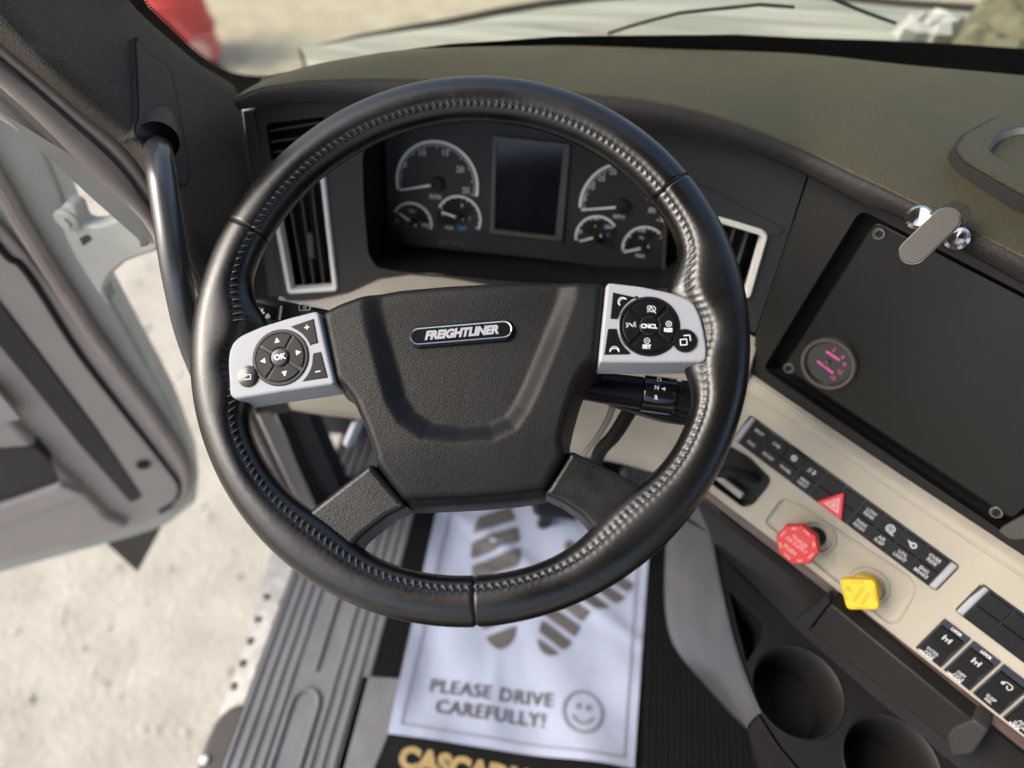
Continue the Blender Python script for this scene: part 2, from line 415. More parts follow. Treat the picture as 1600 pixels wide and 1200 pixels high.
# ================================================================== STEERING WHEEL
sw = thing('steering_wheel', 'black leather steering wheel with four spokes and silver button pods', 'steering wheel', W)
RM = .20655
def wang(px, py): u, v = W.uv(px, py); return math.atan2(v, u)
def angd(a, b): return (a-b+math.pi) % (2*math.pi)-math.pi
A_UL, A_UR, A_BT = wang(384, 357), wang(1047, 297), wang(744, 945)
A_PL, A_PR = wang(372, 560), wang(1090, 512)
A_SL, A_SR = wang(503, 832), wang(973, 800)
SEAM_PHI = rad(180-52)
NST = 210
def rim_pt(th, ph):
    def gs(c, wd): return math.exp(-(angd(th, c)/rad(wd))**2)
    a_out = .0187; b = .0172
    a_in = .0187+.024*gs(A_PL-rad(8), 8)+.022*gs(A_PR+rad(9), 8)+.012*gs(A_PL+rad(8), 6)+.012*gs(A_PR-rad(9), 6)
    a_in += .007*gs(A_SL, 12)+.010*gs(A_SR, 12)
    b += .0018*(gs(A_PL, 16)+gs(A_PR, 16))
    k = 1+.003*math.sin(th*7+1)+.003*math.sin(th*19+ph*2)
    groove = 0
    for s in (A_UL, A_UR, A_BT): groove += .0016*math.exp(-(angd(th, s)*RM/.0011)**2)
    d = angd(ph, SEAM_PHI)
    seam = .0013*math.exp(-(d/.09)**2)+.00022*math.exp(-(d/.16)**2)*(1+math.cos(th*NST))
    a = a_in if math.cos(ph) < 0 else a_out
    cx, cz = a*k*math.cos(ph), b*k*math.sin(ph)
    q = 1-(groove+seam)/math.hypot(cx, cz)
    return (RM+cx*q, cz*q)
def rim_seg(a0, a1):
    n = int(abs(a1-a0)/(2*math.pi)*1500); rows = []
    for i in range(n+1):
        th = a0+(a1-a0)*i/n; row = []
        for j in range(72):
            ph = 2*math.pi*j/72
            r, z = rim_pt(th, ph); row.append((r*math.cos(th), r*math.sin(th), z))
        rows.append(row)
    return G().loft(rows, close=True)
for lab, a0, a1 in (('smooth worn leather over the top of the rim', A_UR, A_UL), ('leather grip on the left lower rim', A_UL, A_BT+2*math.pi), ('leather grip on the right lower rim', A_BT, A_UR)):
    if a1 < a0: a1 += 2*math.pi
    ob('rim_leather', rim_seg(a0, a1), M['leather'], sw, ang=60, label=lab)
g = G()
for i in range(NST):                                               # cross stitches along the inner seam
    th = 2*math.pi*(i+.5)/NST
    if abs(angd(th, A_PL)) < rad(8) or abs(angd(th, A_PR)) < rad(8): continue
    pts = []; jit = (random.uniform(-.004, .004), random.uniform(.75, 1.2), random.uniform(-.012, .012))
    for k in range(4):
        t = k/3-.5; tt = th+t*(.012+jit[0]); ph = SEAM_PHI-t*.24*jit[1]+jit[2]
        r, z = rim_pt(tt, ph); e = .0012 if 0 < k < 3 else -.0002
        r += math.cos(ph)*e+0; z += math.sin(ph)*e
        pts.append((r*math.cos(tt), r*math.sin(tt), z))
    g.tube(pts, .0005, 5)
ob('stitching', g, M['thread'], sw, kind='stuff')

# --- hub cover: a domed pad with a sunk shield in its middle
HUBZ = .014
hub = W.uvs([(501, 487), (530, 472), (565, 459), (620, 448), (700, 441), (780, 437), (870, 436), (945, 441), (942, 480), (937, 530), (934, 562), (918, 572), (906, 590), (897, 612), (886, 650), (877, 690), (884, 708), (852, 766), (800, 774), (740, 779), (680, 782), (632, 784), (624, 778), (600, 745), (584, 722), (585, 712), (568, 664), (550, 622), (532, 600), (523, 597), (512, 540)], HUBZ)
hub = [tuple(q) for q in resample(rnd(hub, .004, 3)+[rnd(hub, .004, 3)[0]], 241)[:-1]]
shield = W.uvs([(570, 400), (570, 480), (578, 520), (593, 575), (607, 627), (626, 658), (660, 681), (715, 688), (770, 684), (803, 667), (822, 641), (838, 608), (858, 560), (876, 515), (893, 470), (905, 400)], HUBZ)
def sdist(p, poly):
    x, y = p; ins = False; d = 1e9; n = len(poly)
    for i in range(n):
        (x0, y0), (x1, y1) = poly[i], poly[(i+1) % n]
        dx, dy = x1-x0, y1-y0; t = max(0, min(1, ((x-x0)*dx+(y-y0)*dy)/(dx*dx+dy*dy or 1)))
        d = min(d, math.hypot(x-x0-t*dx, y-y0-t*dy))
        if (y0 > y) != (y1 > y) and x < (x1-x0)*(y-y0)/(y1-y0)+x0: ins = not ins
    return -d if ins else d
def sstep(a, b, x): t = max(0, min(1, (x-a)/(b-a))); return t*t*(3-2*t)
bc = W.uv(721, 521, HUBZ-.007)
bang = -rad(.0)
def hub_h(x, y, edge):
    z = HUBZ
    s = sdist((x, y), shield)
    z -= .0095*(1-sstep(-.013, .004, s))*(.35+.65*sstep(.055, -.02, y))
    z -= .012*max(0, (y-.028)/.03)**2 if y > .028 else 0            # rolls away towards the top edge
    z -= .5*max(0, -(y+.085))**1.5 if y < -.085 else 0
    rr = .0065
    if edge < rr: z -= rr-math.sqrt(max(0, rr*rr-(rr-edge)**2))
    return z
cen = np.array(W.uv(725, 600, HUBZ))
rows = []
NR = 64
base = inset(hub, -.0035); foot = inset(hub, -.006)
rows.append([(x, y-.004, -.034) for x, y in foot]); rows.append([(x, y-.001, -.006) for x, y in base])
for k in range(NR+1):
    s = 1-(k/NR)**1.5 if k < NR else 0.0
    row = []
    for x, y in hub:
        p = cen+(np.array((x, y))-cen)*s
        e = sdist(p, hub) if s > .8 else -.02
        row.append((p[0], p[1], hub_h(p[0], p[1], -e)))
    rows.append(row)
hubo = ob('hub_cover', G().loft(rows, close=True), M['hub'], sw, ang=50)

# --- badge on the hub
ba = math.atan2(*(np.array(W.uv(790, 514, .008))-np.array(W.uv(652, 526, .008)))[::-1])
bz = .0075
bA, bB = np.array(W.uv(655, 526.5, bz)), np.array(W.uv(787, 515.5, bz))
g = G(); g.prism(capsule(bA, bB, .0088, 14), bz-.004, bz+.0004, .001); ob('badge_socket', g, M['button'], hubo)
cap_o = capsule(bA, bB, .0072, 16); cap_i = capsule(bA, bB, .0056, 16)
rows = []
for off, z in ((0, bz-.002), (0, bz+.0016), (.0006, bz+.0026), (.0012, bz+.0022), (.0018, bz+.0008)):
    rows.append([(x, y, z) for x, y in inset(cap_o, off)])
ob('badge_rim', G().loft(rows, close=True), M['bright'], hubo)
g = G(); g.prism(cap_i, bz-.002, bz+.0009); ob('badge_plate', g, M['gloss'], hubo)
g = G(); g.text('FREIGHTLINER', (bA+bB)/2, .0093, bz+.0014, ba, bold=.00055, shear=.28, th=.0006, sx=.98, space=.98)
ob('badge_lettering', g, M['silver'], hubo)

# --- silver switch pods
PZ = .0165
def pod(front, low, lab, disc, disc_r, tilt, quad, corner_a, corner_b, small, small_r, spread):
    f = rnd(W.uvs(front, PZ), .004, 4)
    c = np.mean(np.array(f), 0)
    b = [tuple(np.array(p)+np.array((0, -.0035 if p[1] < c[1] else .0)) + (np.array(p)-c)*.03) for p in f]
    g = G(); g.prism(f, PZ-.024, PZ, .0022, 4, bot=b)
    po = ob('switch_pod', g, M['silver'], sw, ang=28, label=lab)
    d = np.array(W.uv(*disc, PZ))
    r = disc_r
    ob('dial_ring', G().lathe([(r*1.16, PZ-.001), (r*1.16, PZ+.0006), (r*1.12, PZ+.0011), (r*1.04, PZ+.0011), (r*1.01, PZ+.0004), (0, PZ+.0004)], d, 56), M['gloss'], po)
    for k in range(4):
        a0 = tilt+rad(45+90*k)+.075; a1 = a0+rad(90)-.15
        ir, orr = r*.40, r*.99
        da = .075*(orr/ir-1)*.75
        q = circ(d, orr, 16, a0, a1)+circ(d, ir, 8, a0+da*.35, a1-da*.35)[::-1]
        ob('quadrant_button', G().prism(q, PZ-.001, PZ+.0017, .0006, 2), M['button'], po)
    ob('centre_button', G().lathe([(r*.37, PZ-.001), (r*.37, PZ+.0022), (r*.33, PZ+.0029), (r*.2, PZ+.0031), (0, PZ+.0031)], d, 36), M['gloss'], po)
    for q in (corner_a, corner_b):
        ob('corner_button', G().prism(W.uvs(q, PZ), PZ-.001, PZ+.0008, .0005, 2), M['button'], po)
    sc = np.array(W.uv(*small, PZ))
    ob('round_button', G().lathe([(small_r*1.05, PZ-.001), (small_r*1.05, PZ+.0006), (small_r, PZ+.0014), (small_r*.7, PZ+.0019), (0, PZ+.0021)], sc, 32), M['gloss'], po)
    return po, d, sc
def arc_px(c, r, a0, a1, n=9): return [(c[0]+r*math.cos(a0+(a1-a0)*k/(n-1)), c[1]-r*math.sin(a0+(a1-a0)*k/(n-1))) for k in range(n)]
dl = (438.7, 558.8); dr = (1013.7, 510)
lp, ld, ls = pod([(356, 569), (357, 552), (363, 535), (376, 524), (408, 510), (450, 497), (493, 486), (498, 490), (509, 540), (522.5, 597), (519, 601), (450, 611), (368, 624), (359, 618)],
    None, 'left pod with arrow pad, OK, plus and minus buttons', dl, .0197, rad(12), None,
    [(455, 510.4), (490, 498.3), (497, 535.9), (487.5, 538)]+arc_px(dl, 50, rad(22), rad(66), 8),
    [(490, 552), (501.5, 550), (512, 590), (473, 596)]+arc_px(dl, 50, rad(-44), rad(2), 8), (388.2, 588.3), .0083, 0)
rp, rd, rs = pod([(948, 441), (1000, 447), (1050, 457.5), (1074, 466), (1085, 474), (1095, 494), (1101, 518), (1105, 545), (1104, 562), (1097, 566), (1020, 567), (937, 566.5), (936, 560), (942, 500)],
    None, 'right pod with cancel, set and resume cruise buttons', dr, .0203, rad(-4), None,
    [(957.5, 457), (996, 465.5)]+arc_px(dr, 50, rad(112), rad(166), 8)+[(962.5, 498.8), (953.8, 498)],
    [(950, 513.8), (962.5, 513.8)]+arc_px(dr, 50, rad(186), rad(234), 8)+[(984, 553.8), (943.8, 554.5)], (1070, 532.5), .0088, 0)
TZ = PZ+.0018
wtxt = lambda px, py, z=TZ: W.uv(px, py, z)
ta = rad(7)                                                          # legends on the left pod lean with it
g = G(); g.text('OK', wtxt(437, 558, PZ+.0032), .0062, PZ+.0032, ta, bold=.00018)
for px, py, a in ((432.8, 532.3, 90), (411.5, 563.8, 180), (465.4, 550.7, 0), (444.5, 583, 270)):
    c = np.array(wtxt(px, py)); a = rad(a)+ta
    g.prism([c+.0026*np.array((math.cos(a+t), math.sin(a+t))) for t in (0, rad(125), rad(-125))], TZ, TZ+.0001)
for (px, py), L in (((479.5, 511.4), ('h', 'v')), ((496.5, 580.5), ('h',))):
    c = np.array(wtxt(px, py, PZ+.001)); e = np.array((math.cos(ta), math.sin(ta))); nn = np.array((-e[1], e[0]))
    g.seg(c-e*.0021, c+e*.0021, .0008, PZ+.0009, PZ+.0011)
    if 'v' in L: g.seg(c-nn*.0021, c+nn*.0021, .0008, PZ+.00092, PZ+.00115)
c = ls; z = PZ+.0021                                                 # back arrow
for a, b in (((-.003, .001), (.0028, .001)), ((.0028, .001), (.0028, -.0026)), ((.0028, -.0026), (-.003, -.0026)), ((-.003, .001), (-.0016, .0026)), ((-.003, .001), (-.0016, -.0004))):
    g.seg(c+np.array(a), c+np.array(b), .0006, z, z+.0002)
ob('legend', g, M['white'], lp)
g = G(); tb = rad(-7)
g.text('CNCL', wtxt(1014, 510, PZ+.0032), .0046, PZ+.0032, tb, bold=.00014)
g.text('RES', wtxt(1044, 516), .0041, TZ, tb, bold=.00016); g.text('SET', wtxt(1010.5, 542), .0041, TZ, tb, bold=.00016)
def ringl(c, r, wd=.00045, z=TZ): g.ring(c, r-wd/2, r+wd/2, z, z+.00012, 24)
def line(c, a, b, wd=.00045, z=TZ): g.seg(np.array(c)+np.array(a), np.array(c)+np.array(b), wd, z, z+.00012)
for px, py, v in ((1045, 506, 1), (1011, 532.5, 0)):
    c = wtxt(px, py); ringl(c, .0020); line(c, (-.001, 0), (.001, 0))
    if v: line(c, (0, -.001), (0, .001), z=TZ+.00003)
c = wtxt(1018, 483); ringl((c[0]+.0008, c[1]), .0022); line(c, (-.0012, .0032), (.0028, -.0036))
for k in range(4): line(c, (-.0034, .0022-.0014*k), (-.0018, .0027-.0014*k))
c = wtxt(985.8, 507.5); line(c, (-.0014, .0016), (.0014, -.0016), .0006)
for s in (-1, 1):
    for k in (-1, 0, 1): line((c[0]+s*.0008, c[1]), (s*.0012, k*.0008), (s*.0030, k*.0019))
z0 = PZ+.001
def handset(c, a, flip):
    ca, sa = math.cos(a), math.sin(a)
    P = [(-.0034, -.0012), (-.0026, .0006), (-.001, .0016), (.001, .0016), (.0026, .0006), (.0034, -.0012)]
    for i in range(5):
        p, q = P[i], P[i+1]
        for o in (0, -.0013):
            f = lambda v: (v[0]*ca-(v[1]+o)*sa, v[0]*sa+(v[1]+o)*ca)
            g.seg(np.array(c)+f(p), np.array(c)+f(q), .0005, z0, z0+.00015+.00002*i)
    for s in (0, 5):
        p = P[s]; f = lambda v: (v[0]*ca-v[1]*sa, v[0]*sa+v[1]*ca)
        g.seg(np.array(c)+f(p), np.array(c)+f((p[0], p[1]-.0014)), .0006, z0, z0+.00025)
handset(W.uv(970, 469, z0), rad(40), 0); handset(W.uv(960, 545, z0), rad(-5), 1)
for dx, dy in ((.0014, .0014), (-.0014, -.0014)):
    c = (rs[0]+dx, rs[1]+dy); z = PZ+.0022
    for a, b in (((-.0024, .0022), (.0024, .0022)), ((-.0024, -.0022), (.0024, -.0022)), ((-.0024, -.0022), (-.0024, .0022)), ((.0024, -.0022), (.0024, .0022))):
        if dx > 0 and (a, b) in (((-.0024, -.0022), (.0024, -.0022)), ((-.0024, -.0022), (-.0024, .0022))): continue
        line(c, a, b, .0007, z)
ob('legend', g, M['white'], rp)

# --- lower spokes
def spoke(px, lab):
    p = W.uvs(px, .005); p = rnd(p, .0035, 4)
    g = G(); g.prism(p, -.020, .005, .0045, 5, bot=[(x, y-.003) for x, y in inset(p, -.002)])
    return ob('spoke', g, M['leather2'], sw, ang=40, label=lab)
spoke([(578, 724), (636, 792), (606, 806), (574, 830), (556, 846), (543, 872), (466, 814), (478, 802)], 'left lower spoke with scuffed upper edge')
spoke([(892, 704), (1020, 766), (936, 846), (926, 826), (910, 806), (880, 786), (850, 772)], 'right lower spoke with pebbled leather face')

# ================================================================== STEERING COLUMN AND STALKS
col = thing('steering_column', 'dark steering column running down behind the wheel hub', 'steering column', W)
g = G(); g.lathe([(.044, -.034), (.046, -.06), (.045, -.075), (.045, -.12), (.04, -.16), (.028, -.17), (.028, -.55), (0, -.55)], (0, .0), 40)
ob('column_shroud', g, M['black'], col)
g = G(); g.box(-.07, .07, -.055, .04, -.13, -.055, .012); ob('stalk_housing', g, M['button'], col)
g = G(); L = [W.loc(W.pw(x, y, h)) for x, y, h in ((958, 633, -.10), (950, 655, -.12), (932, 685, -.15), (905, 720, -.2), (890, 760, -.25))]
g.tube(smooth(L, 4), .0032, 8); ob('cable', g, M['seal'], col)
g = G(); L = [W.loc(W.pw(x, y, h)) for x, y, h in ((985, 640, -.11), (960, 680, -.14), (935, 710, -.18), (925, 760, -.25))]
g.tube(smooth(L, 4), .007, 8); ob('cable_sleeve', g, M['black'], col)

st = thing('wiper_stalk', 'black flat wiper stalk with white symbols left of the hub', 'stalk', W)
SH = -.045
g = G(); g.prism(rnd(W.uvs([(500, 482), (478, 476), (440, 468), (402, 461), (388, 467), (384, 484), (392, 498), (430, 512), (480, 512)], SH), .004), SH-.016, SH, .004)
g.tube([(W.uv(480, 495, SH)[0], W.uv(480, 495, SH)[1], SH-.01), (0, 0, SH-.03)], .012, 14)
so_ = ob('lever', g, M['button'], st)
g = G(); g.prism(rnd(W.uvs([(391, 470), (431, 479), (428, 500), (392, 492)], SH), .002), SH-.001, SH+.0012, .0006); ob('twist_switch', g, M['gloss'], st)
g = G(); c = np.array(W.uv(404.5, 489.5, SH+.0013)); z = SH+.0013
g.ring(c, .0022, .0042, z, z+.0002, 20)
for k in range(8): g.seg(c+.0036*np.array((math.cos(k*.785), math.sin(k*.785))), c+.0055*np.array((math.cos(k*.785), math.sin(k*.785))), .0018, z+.00005*k/8, z+.00022)
c2 = np.array(W.uv(418.5, 494, SH+.0013)); g.prism([c2+.0026*np.array(q) for q in ((1, -.4), (.5, .6), (0, 1.1), (-.6, .5), (-1, -.4), (0, -1))], z, z+.0002)
c3 = W.uv(476, 480, SH+.0003); g.plate(rnd([(c3[0]-.0055, c3[1]-.0032), (c3[0]+.0055, c3[1]-.0032), (c3[0]+.0055, c3[1]+.0032), (c3[0]-.0055, c3[1]+.0032)], .001), [[(c3[0]-.0045, c3[1]-.0022), (c3[0]+.0045, c3[1]-.0022), (c3[0]+.0045, c3[1]+.0022), (c3[0]-.0045, c3[1]+.0022)]], SH, SH+.0003); g.ring((c3[0], c3[1]), .0006, .0016, SH, SH+.0003, 12)
g.seg(W.uv(440, 478, SH), W.uv(437, 500, SH), .0022, SH, SH+.0004)
ob('symbol', g, M['greyprint'], st)

gs_ = thing('gear_stalk', 'black round gear stalk marked D N R right of the hub', 'stalk', W)
GH = -.055
A, B = np.array((*W.uv(925, 604, GH), GH)), np.array((*W.uv(1110, 628, GH), GH)); ax = nrm(B-A); L = np.linalg.norm(B-A)
STK = Fr(W.w(*A), ax[0]*W.x+ax[1]*W.y+ax[2]*W.n, W.n)
def along(prof, mt, nm):
    g = G().lathe([(r, 0) for r, z in prof], (0, 0), 28); k = 28
    v = []
    for i, (r, z) in enumerate(prof):
        for j in range(k):
            t = 2*math.pi*j/k; v.append((z, r*math.cos(t), r*math.sin(t)))
    g.v = v; g.f = [q for q in g.f if len(q) == 4]
    return ob(nm, g, mt, gs_, STK)
along([(.001, -.05), (.011, -.045), (.0135, L*.1), (.014, L*.42)], M['button'], 'stalk_sleeve')
along([(.010, L*.425), (.0155, L*.43), (.016, L*.44), (.016, L*.69), (.015, L*.7)], M['gloss'], 'selector_ring')
along([(.014, L*.7), (.014, L*.74), (.0155, L*.745), (.0155, L*.99), (.012, L*1.02), (0, L*1.03)], M['button'], 'stalk_end')
def on_stalk(txt, px, py, size, arrow=False):
    u, v = STK.uv(px, py, .0158)
    h = math.sqrt(max(.0164**2-v*v, 1e-6))+.0004
    g.text(txt, (u, v), size, h, 0, bold=.00012)
g = G(); on_stalk('D', 1031, 592.5, .0052); on_stalk('N', 1026, 606, .0052); on_stalk('R', 1025, 621.5, .0052); on_stalk('M<', 1088, 616, .006)
u, v = STK.uv(1037, 607.5, .0166); g.prism([(u-.0022, v), (u+.0014, v-.0016), (u+.0014, v+.0016)], .0164, .0167)
ob('stalk_lettering', g, M['white'], gs_, STK, kind='stuff')
bl = thing('brake_lever_stalk', 'dark curved lever below the gear stalk with pale lower edge', 'stalk', W)
BH = -.075
p = W.uvs([(900, 590), (960, 585), (1040, 630), (1095, 640), (1100, 664), (1040, 657), (1000, 645), (960, 632), (930, 618), (905, 612)], BH)
g = G(); g.prism(rnd(p, .008), BH-.02, BH, .006, 4); ob('lever', g, M['button'], bl)
g = G(); c = W.uv(969.5, 599, BH+.001); g.ring(c, .0022, .0048, BH+.0003, BH+.0006, 18); ob('symbol', g, M['greyprint'], bl)

# ================================================================== DASHBOARD
dash = thing('dashboard', 'charcoal dashboard with sheen-tinted top pad, beige lower panels and brown trim strip', 'dashboard', FASC)
def pts3(L): return [pd(*q) for q in L]
def loc(F, L): return [F.loc(p) for p in L]
NEAR = pts3([(362, 154, .70), (373, 150, .697), (406, 137, .685), (440, 131, .677), (500, 124, .668), (640, 122, .66), (780, 128, .652), (919, 145, .643), (1016, 156, .64), (1125, 181, .642), (1250, 228, .645), (1296, 250, .637), (1444, 321, .59), (1600, 399, .55), (1740, 472, .515)])
FAR = pts3([(375, 147, .72), (400, 132, .74), (475, 106, .76), (569, 89, .77), (662, 77, .78), (850, 71, .785), (960, 73, .785), (1062, 77, .785), (1250, 84, .775), (1433, 103, .75), (1600, 118, .72), (1750, 136, .68)])
def onward(P, z): 
    a = P[-1]; return P+[a+.10*D_, a+.15*D_+np.array((.05, .01, z)), a+.15*D_+np.array((.16, .08, z)), a+.15*D_+np.array((.75, .14, z))]
FAR = FAR+[FAR[-1]+np.array((.25, .0, 0)), FAR[-1]+np.array((.9, .0, 0))]
NEAR = onward(NEAR, 0)
NN = 130
near = resample(smooth(NEAR, 8), NN); far = resample(smooth(FAR, 8), NN)
rows = []
for k in range(13):
    s = k/12; row = []
    for i in range(NN):
        p = near[i]*(1-s)+far[i]*s; p = p+Z_*.010*4*s*(1-s)*min(1, i/12); row.append(p)
    rows.append(row)
rows.append([p+Y_*.012-Z_*.006 for p in far]); rows.append([p+Y_*.03-Z_*.05 for p in far]); rows.append([p+Y_*.05-Z_*.25 for p in far])
rows.insert(0, [p-Z_*.0025+nrm(p*0+np.array((0, -1, 0)))*.0018 for p in near])
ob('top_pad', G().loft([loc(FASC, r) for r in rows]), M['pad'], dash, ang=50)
BOT = pts3([(372, 172, .705), (378, 172, .702), (410, 166, .695), (444, 162, .688), (553, 162, .676), (640, 166, .669), (780, 176, .661), (900, 187, .655), (1006, 200, .652), (1062, 208, .652), (1156, 231, .655), (1205, 250, .658), (1250, 269, .657), (1337, 314, .632), (1418, 346, .605), (1600, 445, .561), (1740, 522, .525)])
BOT = onward(BOT, 0)
bot = resample(smooth(BOT, 8), NN)
rows = []
for k in range(9):
    s = k/8; row = []
    for i in range(NN):
        p = near[i]*(1-s)+bot[i]*s; o = nrm(CAM-p); p = p+o*.0065*math.sin(math.pi*min(1, s*1.05))**.7 if 0 < s else p-Z_*.002; row.append(p)
    rows.append(row)
rows.append([p+Y_*.02-Z_*.004+.5*FASC.n*0 for p in bot]); rows.append([p+Y_*.07+Z_*.0 for p in bot])
ob('brow_roll', G().loft([loc(FASC, r) for r in rows]), M['brow'], dash, ang=60)
# instrument fascia with its openings
cl_open = rnd(FASC.uvs([(566, 243), (578, 217), (620, 199), (700, 189), (800, 187), (950, 203), (1055, 250), (1092, 320), (1094, 400), (1078, 440), (1040, 452), (950, 450), (800, 440), (620, 424), (588, 418), (575, 397), (568, 315)]), .006)
v_ul = rnd(FASC.uvs([(415, 193), (507, 182), (516, 246), (424, 252)]), .004)
v_l = rnd(FASC.uvs([(424, 293), (504, 281), (522, 449), (453, 453)]), .004)
v_r = rnd(FASC.uvs([(1092, 342), (1192, 368), (1164, 462), (1076, 446)]), .004)
fo = FASC.uvs([(399, 168), (460, 150), (700, 140), (1000, 185), (1160, 225), (1262, 270), (1222, 396), (1180, 520), (1120, 505), (1000, 464), (800, 452), (700, 434), (640, 429), (592, 436), (545, 458), (495, 469), (450, 472), (439, 461), (429, 370), (411, 263)])
g = G(); g.plate(fo, [cl_open, v_ul, v_l, v_r], -.012, 0); ob('instrument_fascia', g, M['fascia'], dash)
rows = [[(x, y, z) for x, y in cl_open] for z in (-.001, -.045, -.085)]
gg = G().loft(rows, close=True); gg.prism(cl_open, -.09, -.085); ob('cluster_tunnel', gg, M['black'], dash)
g = G(); g.prism(FASC.uvs([(1235, 262), (1300, 268), (1240, 400), (1195, 545), (1150, 540)], -.014), -.03, -.014); ob('seam_backing', g, M['void'], dash)
g = G(); g.prism(FASC.uvs([(378, 174), (397, 173), (411, 263), (429, 370), (441, 466), (418, 463), (393, 282)], .001), -.06, .001, .0025, 2); ob('end_strip', g, M['fascia'], dash)
g = G(); g.prism(FASC.uvs([(1088, 284), (1227, 356), (1214, 372), (1130, 345), (1092, 330)], 0), -.004, .0012, .001, 2); ob('moulded_ridge', g, M['fascia'], dash)
# centre stack panel round the recess
plate_c = [STACK.uv(1366, 347), STACK.uv(1219, 575), STACK.uv(1576, 818)]
px0, py1 = plate_c[0]; PWD = STACK.uv(1576, 818)[0]-plate_c[1][0]; PHT = plate_c[0][1]-plate_c[1][1]
px0 = (plate_c[0][0]+plate_c[1][0])/2
rec_tl, rec_bl = STACK.uv(1340, 330), STACK.uv(1199, 569)
hole = rnd([(px0-.0165, py1+.0045), (px0-.0165, py1-PHT-.013), (px0+PWD+.009, py1-PHT-.013), (px0+PWD+.009, py1+.0045)], .010, 5)
so_poly = STACK.uvs([(1264, 276), (1250, 262), (1337, 306), (1418, 338), (1600, 430), (1740, 500), (1960, 618), (2250, 775), (2300, 1340), (1800, 1018), (1596, 886), (1412, 764), (1278, 672), (1172, 594), (1181, 521), (1223, 397)])
g = G(); g.plate(so_poly, [hole], -.012, .0); ob('centre_stack_panel', g, M['stack'], dash, STACK)
g = G().loft([[(x, y, z) for x, y in hole] for z in (-.0005, -.03)], close=True); g.prism([(px0-.03, py1+.02), (px0-.03, py1-PHT-.03), (px0+PWD+.02, py1-PHT-.03), (px0+PWD+.02, py1+.02)], -.034, -.030)
ob('recess_lining', g, M['void'], dash, STACK, kind='stuff')
# light corner bracket at the recess
g = G(); g.prism(rnd(STACK.uvs([(1560, 828), (1576, 818), (1610, 800), (1640, 812), (1600, 842), (1578, 842)], .0), .003), -.004, .002, .001, 2); ob('recess_corner', g, M['trimgrey'], dash, STACK)
# beige fascia with the knob tray
slot = rnd(SW.uvs([(1193, 816), (1222, 777), (1250, 786), (1425, 902), (1434, 924), (1406, 972), (1388, 976)]), .007, 5)
sf = SW.uvs([(1090, 690), (1110, 640), (1172, 590), (1278, 664), (1412, 762), (1596, 882), (1760, 1000), (2200, 1300), (2220, 1640), (1780, 1292), (1600, 1152), (1397, 992), (1240, 868), (1110, 770), (1084, 738)])
hp = SW.uvs([(1140, 698), (1170, 715), (1203, 748), (1198, 760), (1176, 787), (1161, 791), (1100, 745), (1104, 715)])
g = G(); g.plate(sf, [slot, rnd(hp, .004)], -.012, 0); ob('switch_fascia', g, M['beige'], dash, SW)
rows = [[(x, y, 0) for x, y in slot]]
for k in range(1, 6):
    t = k/5*math.pi/2; rows.append([(x, y, -.0035*math.sin(t)) for x, y in inset(slot, .006*(1-math.cos(t)))])
gg = G().loft(rows, close=True); fl = inset(slot, .006); gg.prism(fl, -.007, -.0035); ob('knob_tray', gg, M['beige'], dash, SW, ang=70)
g = G(); g.prism(SW.uvs([(1078, 745), (1110, 770), (1240, 868), (1397, 993), (1600, 1152), (2220, 1640), (2220, 1672), (1600, 1176), (1397, 1013), (1235, 884), (1100, 780)], 0), -.02, -.002, .002, 2)
ob('wood_strip', g, M['wood'], dash, SW)
# beige cheek rolling from the stack to the fascia
rows = []
ta_ = [STACK.pw(x, y, .001) for x, y in ((1160, 575), (1278, 655), (1412, 745), (1596, 866), (1760, 975), (2250, 1300))]
tb_ = [SW.pw(x, y, .0008) for x, y in ((1150, 606), (1278, 684), (1412, 781), (1596, 902), (1760, 1010), (2220, 1322))]
for k in range(7):
    s = k/6; rows.append([a*(1-s)+b*s+.004*math.sin(math.pi*s)*nrm(SW.n+STACK.n) for a, b in zip(resample(ta_, 20), resample(tb_, 20))])
ob('shoulder_roll', G().loft([loc(FASC, r) for r in rows]), M['beige'], dash, ang=70)
# beige knee panel behind the column
kt = [FASC.pw(x, y, -.002) for x, y in ((440, 462), (495, 462), (545, 452), (592, 432), (640, 426), (700, 430), (800, 448), (1000, 462), (1120, 500), (1185, 530))]
kb = [pd(*q) for q in ((455, 640, .93), (500, 648, .93), (560, 655, .93), (640, 665, .93), (700, 672, .93), (800, 690, .93), (900, 712, .92), (960, 722, .91), (1010, 735, .9), (1090, 760, .84))]
ka, kb = resample(smooth(kt, 5), 40), resample(smooth(kb, 5), 40)
rows = []
for k in range(11):
    s = k/10; rows.append([a*(1-s)+b*s+FASC.n*.02*math.sin(math.pi*s)**.8-Y_*.0 for a, b in zip(ka, kb)])
rows.append([b-Z_*.008+Y_*.006 for b in kb]); rows.append([b-Z_*.01+Y_*.2 for b in kb])
ob('knee_panel', G().loft([loc(FASC, r) for r in rows]), M['beige'], dash, ang=60)
